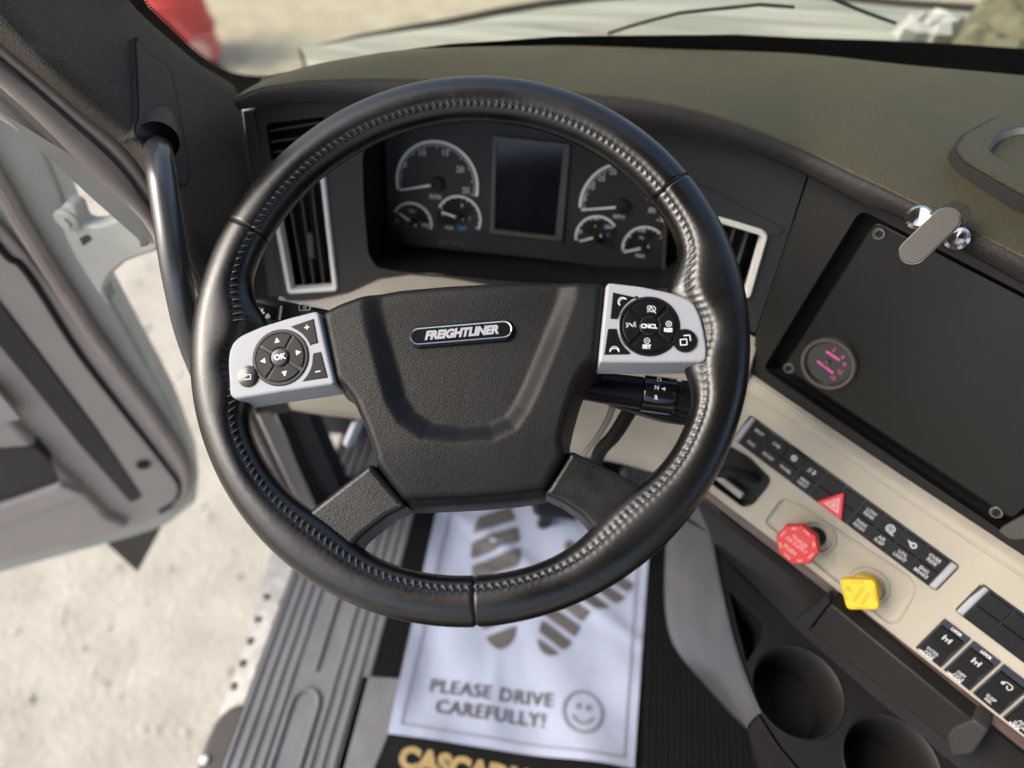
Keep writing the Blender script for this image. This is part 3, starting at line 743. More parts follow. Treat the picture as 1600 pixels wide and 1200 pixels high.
# grab recess in the top pad, far right
TOP = fr3((1500, 230, .62), (1600, 300, .575), (1600, 190, .65))
g = G(); o_ = rnd(TOP.uvs([(1494, 232), (1507, 212), (1560, 183), (1600, 182), (1720, 190), (1720, 350), (1600, 302), (1512, 252)], .003), .006)
i_ = rnd(TOP.uvs([(1540, 233), (1560, 208), (1590, 199), (1700, 205), (1700, 310), (1600, 272), (1560, 250)], .003), .008)
g.plate(o_, [i_], -.02, .004)
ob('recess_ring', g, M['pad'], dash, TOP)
g = G(); q = inset(o_, -.0035); g.plate(q, [inset(o_, .0005)], -.02, .0015); ob('recess_rim', g, M['brow'], dash, TOP)
rows = [[(x, y, .0035) for x, y in i_], [(x, y, -.012) for x, y in inset(i_, .006)]]
gg = G().loft(rows, close=True); gg.prism(inset(i_, .0062), -.016, -.012); ob('recess_bowl', gg, M['bowl'], dash, TOP, kind='stuff')

# ================================================================== AIR VENTS
def vent(label, hole, slats, frame=None, back=-.03, knob=None, wd=.0022):
    v = thing('air_vent', label, 'air vent', FASC, 'dashboard air vents')
    g = G().loft([[(x, y, z) for x, y in hole] for z in (-.001, back)], close=True); g.prism(inset(hole, -.002), back-.003, back)
    ob('vent_duct', g, M['void'], v, kind='stuff')
    if frame:
        g = G(); o = rnd(FASC.uvs(frame, .003), .006, 5); i = inset(o, .0072)
        rows = [[(x, y, -.002) for x, y in o], [(x, y, .0025) for x, y in inset(o, .0003)], [(x, y, .004) for x, y in inset(o, .0016)], [(x, y, .0035) for x, y in inset(o, .0058)], [(x, y, -.006) for x, y in i]]
        ob('vent_frame', G().loft(rows, close=True), M['ventwhite'], v)
    for a, b in slats:
        A, B = np.array(FASC.uv(*a, -.006)), np.array(FASC.uv(*b, -.006)); d = nrm(B-A); q = np.array([-d[1], d[0]])*wd/2
        g = G(); g.prism([A-q, B-q, B+q, A+q], -.020, -.0055, .0008, 2); ob('slat', g, M['trimgrey'], v)
    if knob:
        c = np.array(FASC.uv(*knob, -.004)); g = G(); g.prism(rnd([c+np.array(q) for q in ((-.0055, -.015), (.003, -.015), (.003, .015), (-.0055, .015))], .002), -.012, -.0025, .002, 3)
        ob('vent_tab', g, M['trimgrey'], v)
    return v
vent('small dark air vent with level slats at the upper left dash corner', v_ul, [((419, 205), (510, 190)), ((422, 222), (512, 209)), ((425, 238), (514, 226))])
vent('tall white framed air vent left of the gauges with upright slats', v_l, [((448, 292), (476, 450)), ((468, 289), (491, 449)), ((486, 285), (506, 448))], [(417, 286), (508, 273), (528, 455), (449, 460)], knob=(487, 384))
vent('white framed air vent beside the right edge of the wheel', v_r, [((1170, 358), (1138, 462)), ((1150, 352), (1118, 456)), ((1130, 347), (1100, 450)), ((1110, 342), (1082, 446))], [(1084, 331), (1133, 341), (1192, 359), (1201, 368), (1172, 468), (1068, 450)])

# ================================================================== INSTRUMENT CLUSTER
ic = thing('instrument_cluster', 'dark gauge cluster with white dials and a blank display behind the wheel', 'instrument cluster', CLUS)
face = CLUS.uvs([(600, 200), (760, 188), (900, 200), (1045, 235), (1052, 330), (1034, 430), (1020, 428), (820, 402), (622, 382), (606, 372)])
g = G(); g.prism(face, -.01, 0, .001, 2); ob('dial_face', g, M['dial'], ic)
g = G(); g.seg(CLUS.uv(1040, 320), CLUS.uv(1036, 424), .004, 0, .006); ob('edge_trim', g, M['trimgrey'], ic)
g = G(); g.plate(rnd(CLUS.uvs([(771, 211), (891, 225), (878, 376), (766, 363)]), .003), [CLUS.uvs([(777, 219), (881, 229), (868, 368), (773, 357)])], 0, .004)
ob('display_frame', g, M['frame'], ic)
g = G(); g.prism(CLUS.uvs([(776, 218), (882, 228), (869, 369), (772, 358)]), 0, .0012); ob('display_screen', g, M['screen'], ic)
def gauge(label, c, left, top, right, a0, a1, tip, nums, unit=None, wd=.0024, ts=.0075, extra=(), red=None, ticks=26):
    C = np.array(CLUS.uv(*c, .001)); r = np.mean([np.linalg.norm(np.array(CLUS.uv(*q, .001))-C) for q in (left, right)])
    z = .0012
    g = G(); g.lathe([(r*1.02, 0), (r*1.02, .0008), (0, .0008)], C, 40); go = ob('gauge', g, M['dial'], ic, label=label)
    aL = math.atan2(*(np.array(CLUS.uv(*left, .001))-C)[::-1]); aR = math.atan2(*(np.array(CLUS.uv(*right, .001))-C)[::-1])
    if aL < aR: aL += 2*math.pi
    g = G(); g.prism(circ(C, r, 40, aR, aL)+circ(C, r-wd, 40, aR, aL)[::-1], z, z+.0005)
    ob('scale_arc', g, M['white'], go)
    g = G()
    for k in range(ticks+1):
        a = aR+(aL-aR)*k/ticks; d = np.array((math.cos(a), math.sin(a))); l = .0052 if k % 5 == 0 else .0032
        g.seg(C+d*(r-wd), C+d*(r-wd-l*r/.045), .0007, z, z+.0004)
    ob('scale_ticks', g, M['white'], go, kind='stuff')
    g = G()
    for s, p in nums: g.text(s, CLUS.uv(*p, z), ts, z, 0, bold=.0003)
    if unit: g.text(unit[0], CLUS.uv(*unit[1], z), ts*.8, z, 0, bold=.0002)
    ob('numerals', g, M['greyprint'], go, kind='stuff')
    t = np.array(CLUS.uv(*tip, .004)); Cn = np.array(CLUS.uv(*c, .004)); d = nrm(t-Cn); q = np.array([-d[1], d[0]])
    g = G(); g.prism([Cn-d*.006-q*.0016, t-q*.0009, t+q*.0009, Cn-d*.006+q*.0016], .0038, .0048); ob('needle', g, M['white'], go)
    hr = max(.0042, r*.16)
    ob('needle_hub', G().lathe([(hr, .001), (hr, .0055), (hr*.8, .0065), (0, .0065)], Cn, 20), M['black'], go)
    for s, p, mt_ in extra:
        g = G(); g.text(s, CLUS.uv(*p, z), ts*.95, z, 0, bold=.0003); ob('scale_mark', g, M[mt_], go)
    if red:
        g = G(); g.prism(circ(C, r, 10, red[0], red[1])+circ(C, r-wd, 10, red[0], red[1])[::-1], z+.0004, z+.0008); ob('warning_band', g, M['redprint'], go)
    return go
gauge('large rev counter at the left, numbered 5 to 25', (683, 288), (617, 297), (674, 221), (743, 306), 0, 0, (625, 297), [('5', (633, 258)), ('10', (659, 239)), ('15', (695, 239)), ('20', (719, 265)), ('25', (728, 298))], ('RPM', (680, 308)), wd=.0031, ts=.0095, ticks=50)
gauge('small gauge at the lower left of the rev counter', (644, 348), (616, 330), (638, 308), (675, 358), 0, 0, (624, 333), [('0', (620, 345)), ('100', (664, 352))], ('OIL', (644, 330)), ts=.006, ticks=10)
gauge('small gauge with blue marks below the rev counter', (717, 341), (684, 322), (713, 307), (747, 358), 0, 0, (690, 331), [('E', (692, 334)), ('F', (722, 322))], ('FUEL', (702, 356)), ts=.006, extra=(('F', (734, 342), 'blueprint'), ('DEF', (722, 357), 'blueprint')), ticks=10)
gauge('large speedometer at the right, numbered 5 to 80', (973, 323), (901, 324), (956, 255), (1034, 346), 0, 0, (908, 328), [('5', (914, 310)), ('15', (924, 292)), ('25', (940, 279)), ('35', (958, 269)), ('45', (979, 267)), ('75', (1016, 309)), ('80', (1019, 329))], ('MPH', (967, 339)), wd=.0030, ts=.0085, ticks=50)
gauge('small temperature gauge with a blue mark left of centre below the speedometer', (932, 370), (892, 376), (921, 335), (956, 356), 0, 0, (906, 377), [('100', (904, 362)), ('180', (930, 341)), ('250', (950, 355))], ('F', (930, 354)), ts=.0055, extra=(('C', (950, 367), 'blueprint'), ), ticks=10)
gauge('small gauge with a red end at the lower right of the cluster', (1006, 387), (965, 391), (997, 352), (1031, 372), 0, 0, (974, 394), [('0', (974, 384)), ('60', (982, 369)), ('150', (1003, 360))], ('PSI', (1002, 372)), ts=.0055, red=(rad(22), rad(50)), extra=(('PRIM', (1000, 400), 'greyprint'),), ticks=10)
g = G(); g.text('DEF LEVEL', CLUS.uv(706, 380, .001), .0075, .0004, 0); ob('faint_legend', g, M['faint'], ic)

# ================================================================== BLANKING PLATE, GAUGE, PHONE HOLDER
bp_ = thing('blanking_plate', 'large matt black blanking plate screwed into the centre stack', 'panel', STACK)
PLZ = -.006
p = rnd([(px0, py1), (px0, py1-PHT), (px0+PWD, py1-PHT), (px0+PWD, py1)], .007, 4)
g = G(); g.prism(p, PLZ-.004, PLZ, .0012, 3); ob('plate', g, M['plate'], bp_)
sm = None
g = G(); g.lathe([(.0058, PLZ), (.0062, PLZ+.001), (.0055, PLZ+.0018), (.0045, PLZ+.0018), (.0042, PLZ+.0008), (0, PLZ+.0008)], (0, 0), 24)
wm = mesh('screw', g, M['steel'])
g2 = G(); g2.lathe([(.0035, PLZ+.0008), (.0035, PLZ+.0028), (.003, PLZ+.0033), (.0018, PLZ+.0033), (.0016, PLZ+.0015), (0, PLZ+.0015)], (0, 0), 6); hm = mesh('screw_head', g2, M['black'])
for q in ((1374, 365), (1233, 575), (1557, 800)):
    s_ = inst('screw', wm, bp_, (*STACK.uv(*q, PLZ), 0)); inst('screw_head', hm, s_, (0, 0, 0))
pg = thing('pressure_gauge', 'small round gauge with magenta marks in the black plate', 'gauge', STACK)
gc = STACK.uv(1296, 567, PLZ); GR = np.linalg.norm(np.array(STACK.uv(1340, 588, PLZ))-np.array(gc))*.93
ob('bezel', G().lathe([(GR*1.02, PLZ), (GR*1.02, PLZ+.004), (GR*.97, PLZ+.0062), (GR*.86, PLZ+.0062), (GR*.80, PLZ+.003), (GR*.80, PLZ+.001)], gc, 48), M['grimy'], pg)
ob('gauge_glass', G().lathe([(GR*.81, PLZ+.001), (GR*.81, PLZ+.0018), (0, PLZ+.0018)], gc, 40), M['gface'], pg)
g = G(); z = PLZ+.0019
for a, b in (((1291, 549), (1312, 563)), ((1277, 564), (1302, 583))): g.seg(STACK.uv(*a, z), STACK.uv(*b, z), .0026, z, z+.0002)
g.text('3', STACK.uv(1303, 547, z), .006, z, rad(0)); g.text('6', STACK.uv(1317, 558, z), .006, z); g.text('9', STACK.uv(1319, 570, z), .006, z); g.text('12', STACK.uv(1312, 581, z), .006, z); g.text('15', STACK.uv(1301, 590, z), .006, z)
ob('magenta_marks', g, M['magenta'], pg, kind='stuff')
g = G(); g.lathe([(.0035, z), (.0035, z+.002), (0, z+.0025)], STACK.uv(1292, 567, z), 16); ob('needle_hub', g, M['holder'], pg)

HN = nrm(-FASC.n*0+(CAM-pd(1455, 370, .55))+.25*Z_-.1*X_)
HO = Fr(pd(1455, 368, .553), pd(1487, 350, .55)-pd(1430, 392, .55), HN)
ph = thing('phone_holder', 'chrome edged grey magnetic phone holder clipped on the dash edge', 'phone holder', HO)
a, b = np.array(HO.uv(1427, 393)), np.array(HO.uv(1477, 345)); hr = np.linalg.norm(b-a)*.345
g = G(); g.prism(capsule(a, b, hr, 14), -.005, .0005, .0012, 3); ob('holder_edge', g, M['chrome'], ph)
g = G(); g.prism(capsule(a, b, hr*.93, 14), -.002, .0014, .0008, 2); ob('magnet_pad', g, M['holder'], ph)
c = np.array(HO.uv(1491, 335, -.006)); g = G(); g.lathe([(hr*1.0, -.022), (hr*1.05, -.02), (hr*1.05, -.008), (hr*.98, -.006), (0, -.006)], c, 32); ob('hinge_barrel', g, M['chrome'], ph)
for q, r_, dz in (((1436, 339), hr*.95, -.022), ((1495, 371), hr*.9, -.024)):
    c = HO.uv(*q, dz); g = G(); g.lathe([(r_*.7, dz-.014), (r_, dz-.010), (r_, dz-.002), (r_*.75, dz+.001), (r_*.3, dz), (0, dz-.001)], c, 28); ob('clamp_knob', g, M['chrome'], ph)
g = G(); A = np.array((*HO.uv(1436, 339, -.028), -.028)); B = np.array((*HO.uv(1497, 372, -.03), -.03)); g.tube([A, B], .005, 10); ob('clamp_bar', g, M['chrome'], ph)

# ================================================================== SWITCH BANKS
def bank(label, org, cols, rows_, cw, ch, caps, blanks, legends, texts, haz=None):
    b_ = thing('switch_bank', label, 'switch bank', Fr(SW.w(*org), SW.x, SW.n), 'black switch banks on the beige panel')
    F = MW[b_]; wd = cols*cw; ht = rows_*ch
    x0 = -.003 if caps[0] else 0; x1 = wd+.003
    g = G(); g.prism(rnd([(-.009, -ht-.001), (wd+.009, -ht-.001), (wd+.009, .002), (-.009, .002)], .004), -.004, .0012, .0008, 2); ob('bank_housing', g, M['gloss'], b_)
    me = None
    g = G(); g.prism(rnd([(.0004, -ch+.0004), (cw-.0004, -ch+.0004), (cw-.0004, -.0004), (.0004, -.0004)], .0008, 2), -.001, .0034, .0007, 2); bm_ = mesh('switch_button', g, M['button'])
    out = {}
    for r in range(rows_):
        for c in range(cols):
            out[(c, r)] = inst('switch_button', bm_, b_, (c*cw, -r*ch, -.0006*r))
    for side in range(2):
        if caps[side]:
            xa = -.0075 if side == 0 else wd+.0008; xb = xa+.0068
            g = G(); g.prism(rnd([(xa, -ht), (xb, -ht), (xb, -ht*.5), (xb, .001), (xa+(.002 if side == 0 else 0), .001), (xa, -ht*.5)], .0015), -.001, .0036, .0022, 4)
            ob('end_cap', g, M['silver'], b_, F)
    for (c, r), s in texts.items():
        p = ((c+.5)*cw, -(r+.5)*ch)
        if isinstance(s, str):
            g = G(); g.text(s, p, .0050, .0036, 0, bold=.00012, sx=.95)
        else:
            g = G(); s(g, p, .0036)
        g.v = [(x-c*cw, y+r*ch, z) for x, y, z in g.v]
        o = bpy.data.objects.new('legend', mesh('legend', g, M['greyprint'])); COL.objects.link(o); o.parent = out[(c, r)]
    if haz:
        hz = np.array(haz); g = G(); R0 = ch*1.12
        tri = [tuple(hz+R0*np.array((math.cos(t), math.sin(t)))) for t in (rad(90), rad(210), rad(330))]
        g.prism(rnd(tri, .003), .001, .0075, .0015, 3); ho = ob('hazard_button', g, M['hazred'], b_, F)
        tri2 = [tuple(hz+R0*.56*np.array((math.cos(t), math.sin(t)))) for t in (rad(90), rad(210), rad(330))]
        g = G(); g.prism(rnd(tri2, .001), .0074, .0078); ob('hazard_mark', g, M['hazpink'], ho, F)
        g = G(); tri3 = [tuple(hz+R0*.30*np.array((math.cos(t), math.sin(t)))) for t in (rad(90), rad(210), rad(330))]
        for i in range(3): g.seg(tri3[i], tri3[(i+1) % 3], .0009, .0078, .00795)
        ob('hazard_line', g, M['hazred'], ho, F)
    return b_
tl_ = SW.uv(1181, 657); tr_ = SW.uv(1487, 875); bl_ = SW.uv(1158, 690)
CW = (tr_[0]-tl_[0])/10; CH = abs(np.mean([SW.uv(1150, 690)[1], SW.uv(1452, 912)[1]])-tl_[1])/2
def icon_fan(g, p, z): g.ring(p, .0012, .0022, z, z+.0002, 16); g.ring(p, .003, .0046, z, z+.0002, 20); g.seg((p[0]+.002, p[1]-.0042), (p[0]+.006, p[1]-.0042), .0014, z, z+.0003)
def icon_key(g, p, z): g.ring((p[0]+.002, p[1]), .0015, .0033, z, z+.0002, 18); g.prism([(p[0], p[1]+.002), (p[0], p[1]-.002), (p[0]-.0055, p[1]+.0015)], z, z+.0003)
def icon_dot(g, p, z): g.ring(p, .001, .0035, z, z+.0002, 18)
def icon_beam(g, p, z):
    g.prism(circ((p[0]+.001, p[1]), .003, 12, -math.pi/2, math.pi/2), z, z+.0002)
    for k in (-1, 0, 1): g.seg((p[0]-.0045, p[1]+k*.0018-.0008), (p[0]-.001, p[1]+k*.0018), .0009, z, z+.0003)
txt = {(6, 0): 'LOW\nREAR', (7, 0): icon_fan, (8, 0): icon_key, (9, 0): 'OVER\nRIDE', (6, 1): 'PARK\nREGN', (7, 1): 'AIR\nSUSP', (8, 1): 'UTIL\nLIGHT', (9, 1): 'ENG\nBRAKE',
       (0, 1): 'FOG', (1, 1): 'ROAD', (2, 1): 'PANEL', (3, 1): 'MIRR\nHEAT', (2, 0): icon_dot, (3, 0): icon_beam, (0, 0): 'SPOT', (1, 0): 'CAB'}
hz = SW.uv(1304, 788, .004); org = tl_
bank('long black switch bank with a red hazard triangle in the middle', tl_, 10, 2, CW, CH, (1, 1), (), (), txt, haz=(hz[0]-tl_[0], hz[1]-tl_[1]))
t2 = SW.uv(1546, 923); b2 = SW.uv(1506, 963)
bank('short black switch bank with OPT 4 lettering at the right edge', t2, 4, 2, CW*1.03, abs(b2[1]-t2[1])/2, (1, 0), (), (), {(1, 1): '', (2, 1): 'OPT 4'})

# rocker switches
r1 = [np.array(SW.uv(*q)) for q in ((1476, 965.6), (1517, 997), (1465, 1037.5), (1427, 1008))]
r3 = np.array(SW.uv(1568, 1037.5)); PITCH = (r3[0]-r1[0][0])/2
RWD = np.linalg.norm(r1[1]-r1[0]); RHT = r1[0][1]-(r1[3][1]+r1[2][1])/2
def icon_diff(g, p, z):
    for s in (-1, 1):
        g.seg((p[0]+s*.003, p[1]-.003), (p[0]+s*.003, p[1]+.003), .0016, z, z+.0002)
    g.seg((p[0]-.003, p[1]), (p[0]+.003, p[1]), .0012, z, z+.00025); g.seg((p[0], p[1]-.003), (p[0], p[1]+.001), .0012, z, z+.0003)
def icon_hook(g, p, z):
    P = [(-.004, .001), (-.002, .003), (.003, .003), (.0045, .0005), (.003, -.0025), (.001, -.002), (0, .0005)]
    for i in range(6): g.seg(np.array(p)+np.array(P[i]), np.array(p)+np.array(P[i+1]), .0011, z, z+.0002+.00002*i)
    g.ring((p[0]-.004, p[1]), 0.0003, .0016, z, z+.0003, 12)
def rocker(i, label, top, icon, low, under):
    F = Fr(SW.w(r1[0][0]+i*PITCH, r1[0][1]), SW.x, SW.n)
    t = thing('rocker_switch', label, 'rocker switch', F, 'rocker switches in a row along the brown strip')
    g = G(); g.plate([(0, -RHT), (RWD, -RHT), (RWD, 0), (0, 0)], [[(.0015, -RHT+.0012), (RWD-.0015, -RHT+.0012), (RWD-.0015, -.0065), (.0015, -.0065)]], -.003, .0022)
    g.box(.001, RWD-.001, -RHT+.001, -.001, -.003, -.001)
    ob('switch_frame', g, M['gloss'], t, kind='stuff')
    mid = -RHT*.62
    rows = [[(x, y, z) for x in (.0022, RWD-.0022)] for y, z in ((-.007, -.001), (-.0072, .0046), (mid, .0018), (-RHT+.0016, .0052), (-RHT+.0014, -.001))]
    gg = G().loft(rows)
    for k in (0, 1):
        v = [(rows[j][k]) for j in range(5)]; gg.add(v, [(0, 1, 2), (0, 2, 4), (2, 3, 4)] if k == 0 else [(2, 1, 0), (4, 2, 0), (4, 3, 2)])
    rk = ob('rocker', gg, M['button'], t, ang=20)
    g = G()
    if top: g.text(top, (RWD*.55, -.0034), .0038, .0023, 0, bold=.0001)
    ob('top_lettering', g, M['white'], t) if top else None
    g = G(); icon(g, (RWD*.5, -.0145), .0044) if icon else None
    if low: g.text(low, (RWD*.45, (mid-RHT)/2-.001), .0042, .0049, 0, bold=.0001)
    ob('legend', g, M['greyprint'], rk)
    if under:
        g = G(); g.text(under, (RWD*.36, -RHT+.0020), .0034, .0054, 0, bold=.0001); ob('lower_lettering', g, M['white'], t)
    return t
rocker(0, 'first rocker switch from the left, marked LOCK, nearest the wheel', 'LOCK', icon_diff, 'INTER\nAXLE', 'UNLOCK')
rocker(1, 'second rocker switch, marked LOCK, between first and hook-marked one', 'LOCK', icon_diff, 'DIFF\nAXLE', 'UNLOCK')
rocker(2, 'rocker switch with a hook-shaped symbol and no LOCK lettering', None, icon_hook, 'SUSP\nREL', None)
rocker(3, 'rocker switch marked AIR SLIDE cut off by the picture edge', None, None, 'AIR\nSLIDE', 'LOCK')

# ================================================================== KNOBS
def knob_base(t, c):
    ob('collar', G().lathe([(.0215, -.0055), (.0215, .0005), (.0195, .004), (.0165, .0045), (.0155, .002), (.0155, -.004)], c, 40), M['beige'], t)
def solve_h(base, target):
    best = None
    for k in range(20, 80):
        h = k*.001; u = SW.uv(*base, 0); p = SW.w(*u, h)-CAM; z = p@F_; q = (800+FPX*(p@R_)/z, 600-FPX*(p@U_)/z)
        d = math.hypot(q[0]-target[0], q[1]-target[1])
        if best is None or d < best[0]: best = (d, h)
    return best[1]
KF = Fr(SW.pw(1277, 838, -.0055), SW.x, SW.n)
kt_ = thing('trailer_air_knob', 'red eight sided push-pull knob with pale pink lettering', 'knob', KF)
c = (0, 0); h = .040
tgt = KF.loc(SW.pw(1243, 853, h)); cx = np.array(tgt[:2])
knob_base(kt_, c)
g = G(); g.tube([(0, 0, -.005), (cx[0], cx[1], h-.008)], .0115, 20); ob('stem', g, M['black'], kt_)
R8 = .0225
g = G(); g.lathe([(R8*.7, h-.014), (R8, h-.010), (R8, h-.002), (R8*.95, h-.0004), (0, h)], cx, 8, rad(22)); ko = ob('knob_head', g, M['red'], kt_, ang=25)
g = G(); g.text('TRAILER\nAIR SUPPLY', (cx[0], cx[1]+.002), .0058, h+.0001, 0, bold=.0002, sx=.85); g.text('PUSH', (cx[0]-.002, cx[1]-.0095), .0062, h, 0, bold=.0003)
for k in range(8):
    a = rad(22+22.5+45*k); g.text('PULL' if k % 2 else 'AIR', (cx[0]+R8*.76*math.cos(a), cx[1]+R8*.76*math.sin(a)), .0036, h-.0001, a-math.pi/2, bold=.0002)
ob('knob_lettering', g, M['pinkprint'], ko)
YF = Fr(SW.pw(1358, 915, -.0055), SW.x, SW.n)
ky = thing('parking_brake_knob', 'yellow diamond shaped push-pull knob with faint dark lettering', 'knob', YF)
h = .040; knob_base(ky, c)
dq = [np.array(YF.loc(SW.pw(x, y, h))[:2]) for x, y in ((1309, 907), (1366, 909), (1373, 956), (1321, 956))]
cy_ = np.mean(dq, 0)
g = G(); g.tube([(0, 0, -.005), (cy_[0], cy_[1], h-.010)], .0125, 20); g.lathe([(.015, h-.022), (.0165, h-.02), (.0165, h-.011), (.013, h-.009)], cy_*.8, 28); ob('stem', g, M['yellow'], ky)
g = G(); g.prism(rnd(dq, .0055, 5), h-.009, h, .002, 3); yo = ob('knob_head', g, M['yellow'], ky)
ya = math.atan2(*(dq[2]-dq[0])[::-1])+math.pi/2+rad(6)
g = G(); e = np.array((math.cos(ya), math.sin(ya))); e2 = np.array((e[1], -e[0]))
g.text('P', cy_-e2*.010-e*.001, .0085, h+.0001, ya, bold=.0001); g.text('PARKING', cy_-e2*.001, .0045, h+.0001, ya); g.text('BRAKE', cy_+e2*.006, .0052, h+.0001, ya)
for i in range(4):
    m_ = (dq[i]+dq[(i+1) % 4])/2; d = nrm(dq[(i+1) % 4]-dq[i]); m_ = cy_+(m_-cy_)*.84
    g.text('PULL TO' if i % 2 else 'PUSH TO', m_, .003, h+.0001, math.atan2(d[1], d[0])+(math.pi if i % 2 == 0 else 0))
ob('knob_lettering', g, M['yprint'], yo)

# trailer brake lever in its black housing
tb = thing('brake_hand_lever', 'black housing with a small hand lever left of the red knob', 'hand lever', SW)
hp = SW.uvs([(1140, 698), (1170, 715), (1203, 748), (1198, 760), (1176, 787), (1161, 791), (1100, 745), (1104, 715)])
g = G(); rows = [[(x, y, z) for x, y in rnd(hp, .004)] for z in (.0015, -.012)]; gg = G().plate(inset(rnd(hp, .004), -.001), [rnd(hp, .004)], -.002, .002); gg.loft(rows, close=True); gg.prism(hp, -.016, -.011)
ob('housing', gg, M['black'], tb, kind='stuff')
g = G(); L = [(*SW.uv(*q, hh), hh) for q, hh in (((1180, 748), -.006), ((1165, 742), .008), ((1148, 738), .016), ((1120, 738), .02))]
g.tube(smooth(L, 4), [.006]*4+[.0055]*4+[.0065]*5, 12); ob('lever', g, M['black'], tb)
g = G(); g.prism(rnd(SW.uvs([(1113, 745), (1121, 740), (1162, 771), (1156, 780)], .003), .0015), -.004, .003, .001, 2); ob('label_strip', g, M['bowl'], tb)

# ================================================================== CENTRE CONSOLE
cs = thing('centre_console', 'dark console with two cup holders and a slate grey curved side', 'console', CON)
rim_px = [(1108, 832), (1119, 895), (1140, 990), (1163, 1065), (1184, 1116)]
tray = CON.uvs([(1114, 842), (1122, 895), (1142, 988), (1166, 1063), (1190, 1118), (1220, 1165), (1280, 1235), (1340, 1320), (1640, 1420), (1640, 1310), (1469, 1177), (1360, 1084), (1240, 978), (1150, 892)])
c1 = CON.uv(1246, 1080); c2_ = CON.uv(1393, 1196); CR = .0475
tri = rnd(CON.uvs([(1138, 922), (1192, 975), (1188, 1003), (1166, 1036)]), .003)
g = G(); g.plate(tray, [circ(c1, CR, 36), circ(c2_, CR, 36), tri], -.012, 0); ob('cup_tray', g, M['console'], cs)
for c in (c1, c2_):
    ob('cup_holder', G().lathe([(CR*1.05, .0002), (CR*1.03, .0018), (CR*.99, .0008), (CR*.93, -.03), (CR*.88, -.07), (0, -.072)], c, 40), M['console'], cs, ang=60)
g = G().loft([[(x, y, z) for x, y in tri] for z in (-.0005, -.05)], close=True); g.prism(tri, -.055, -.05); ob('coin_pocket', g, M['void'], cs, kind='stuff')
# panel between the brown strip and the tray
ta_ = [SW.pw(x, y, -.006) for x, y in ((1090, 775), (1240, 888), (1397, 1016), (1600, 1180), (1760, 1310))]
tb_ = [CON.pw(x, y, .022) for x, y in ((1112, 840), (1260, 962), (1375, 1058), (1490, 1150), (1640, 1270))]
tc_ = [CON.pw(x, y, .0) for x, y in ((1112, 848), (1240, 978), (1360, 1084), (1469, 1177), (1640, 1310))]
ra, rb, rc = resample(ta_, 24), resample(tb_, 24), resample(tc_, 24)
ob('console_back', G().loft([loc(CON, r) for r in (ra, [a*.93+b*.07-Z_*.012 for a, b in zip(ra, rb)], [a*.3+b*.7-Z_*.004 for a, b in zip(ra, rb)], rb, rc)]), M['console'], cs, ang=20)
BK = fr3((1265, 930, .735), (1490, 1120, .665), (1290, 985, .735))
g = G(); g.prism(rnd(BK.uvs([(1478, 1150), (1490, 1136), (1520, 1124), (1545, 1142), (1520, 1180), (1484, 1184)], .0), .004), -.03, .0, .003, 3); ob('ledge_end', g, M['fascia'], cs, BK)
g = G(); g.prism(BK.uvs([(1262, 986), (1296, 944), (1500, 1112), (1520, 1128), (1484, 1166)], .0), -.03, -.002, .003, 3); ob('console_ledge', g, M['console'], cs, BK)
g = G(); g.prism(BK.uvs([(1240, 972), (1292, 932), (1296, 942), (1262, 985)], .004), -.01, .003, .001, 2); ob('ledge_notch', g, M['void'], cs, BK)
# slate grey side
top_ = [CON.pw(x, y, .003) for x, y in rim_px]
low_ = [pd(*q) for q in ((1044, 790, .98), (1038, 920, 1.0), (1046, 990, .99), (1070, 1034, .96), (1115, 1078, .92), (1168, 1140, .86))]
in_ = [CON.pw(x, y, .0035) for x, y in ((1113, 836), (1123, 894), (1144, 988), (1168, 1062), (1190, 1114))]
to, lo, ti = resample(smooth(top_, 5), 40), resample(smooth(low_, 5), 40), resample(smooth(in_, 5), 40)
rows = [ti, to]
for k in range(1, 10):
    s = k/9; rows.append([a*(1-s)+b*s+np.array((-.004, -.002, 0))*math.sin(math.pi*s) for a, b in zip(to, lo)])
rows.append([p-Z_*.3+X_*.16 for p in lo])
ob('console_side', G().loft([loc(CON, r) for r in rows]), M['consolegrey'], cs, ang=45)
fa = resample([CON.pw(x, y, .002) for x, y in ((1184, 1116), (1215, 1165), (1270, 1230), (1340, 1320))], 16); fb = resample([pd(*q) for q in ((1168, 1140, .86), (1200, 1200, .84), (1250, 1290, .8), (1300, 1400, .76))], 16)
ob('console_front', G().loft([loc(CON, r) for r in (fa, fb, [p-Z_*.3+X_*.1 for p in fb])]), M['console'], cs, ang=45)
bk = [SW.pw(x, y, -.004) for x, y in ((1066, 752), (1100, 782), (1120, 800))]
rows = [resample(bk, 8), resample([to[0]-X_*.02, to[0], to[0]+X_*.01+Y_*0], 8)]
g = G(); g.loft([loc(CON, [SW.pw(1060, 745, -.004), SW.pw(1098, 778, -.004), SW.pw(1125, 800, -.004)]), loc(CON, [lo[0], to[0], ti[0]+X_*.012])]); ob('console_cheek', g, M['consolegrey'], cs)

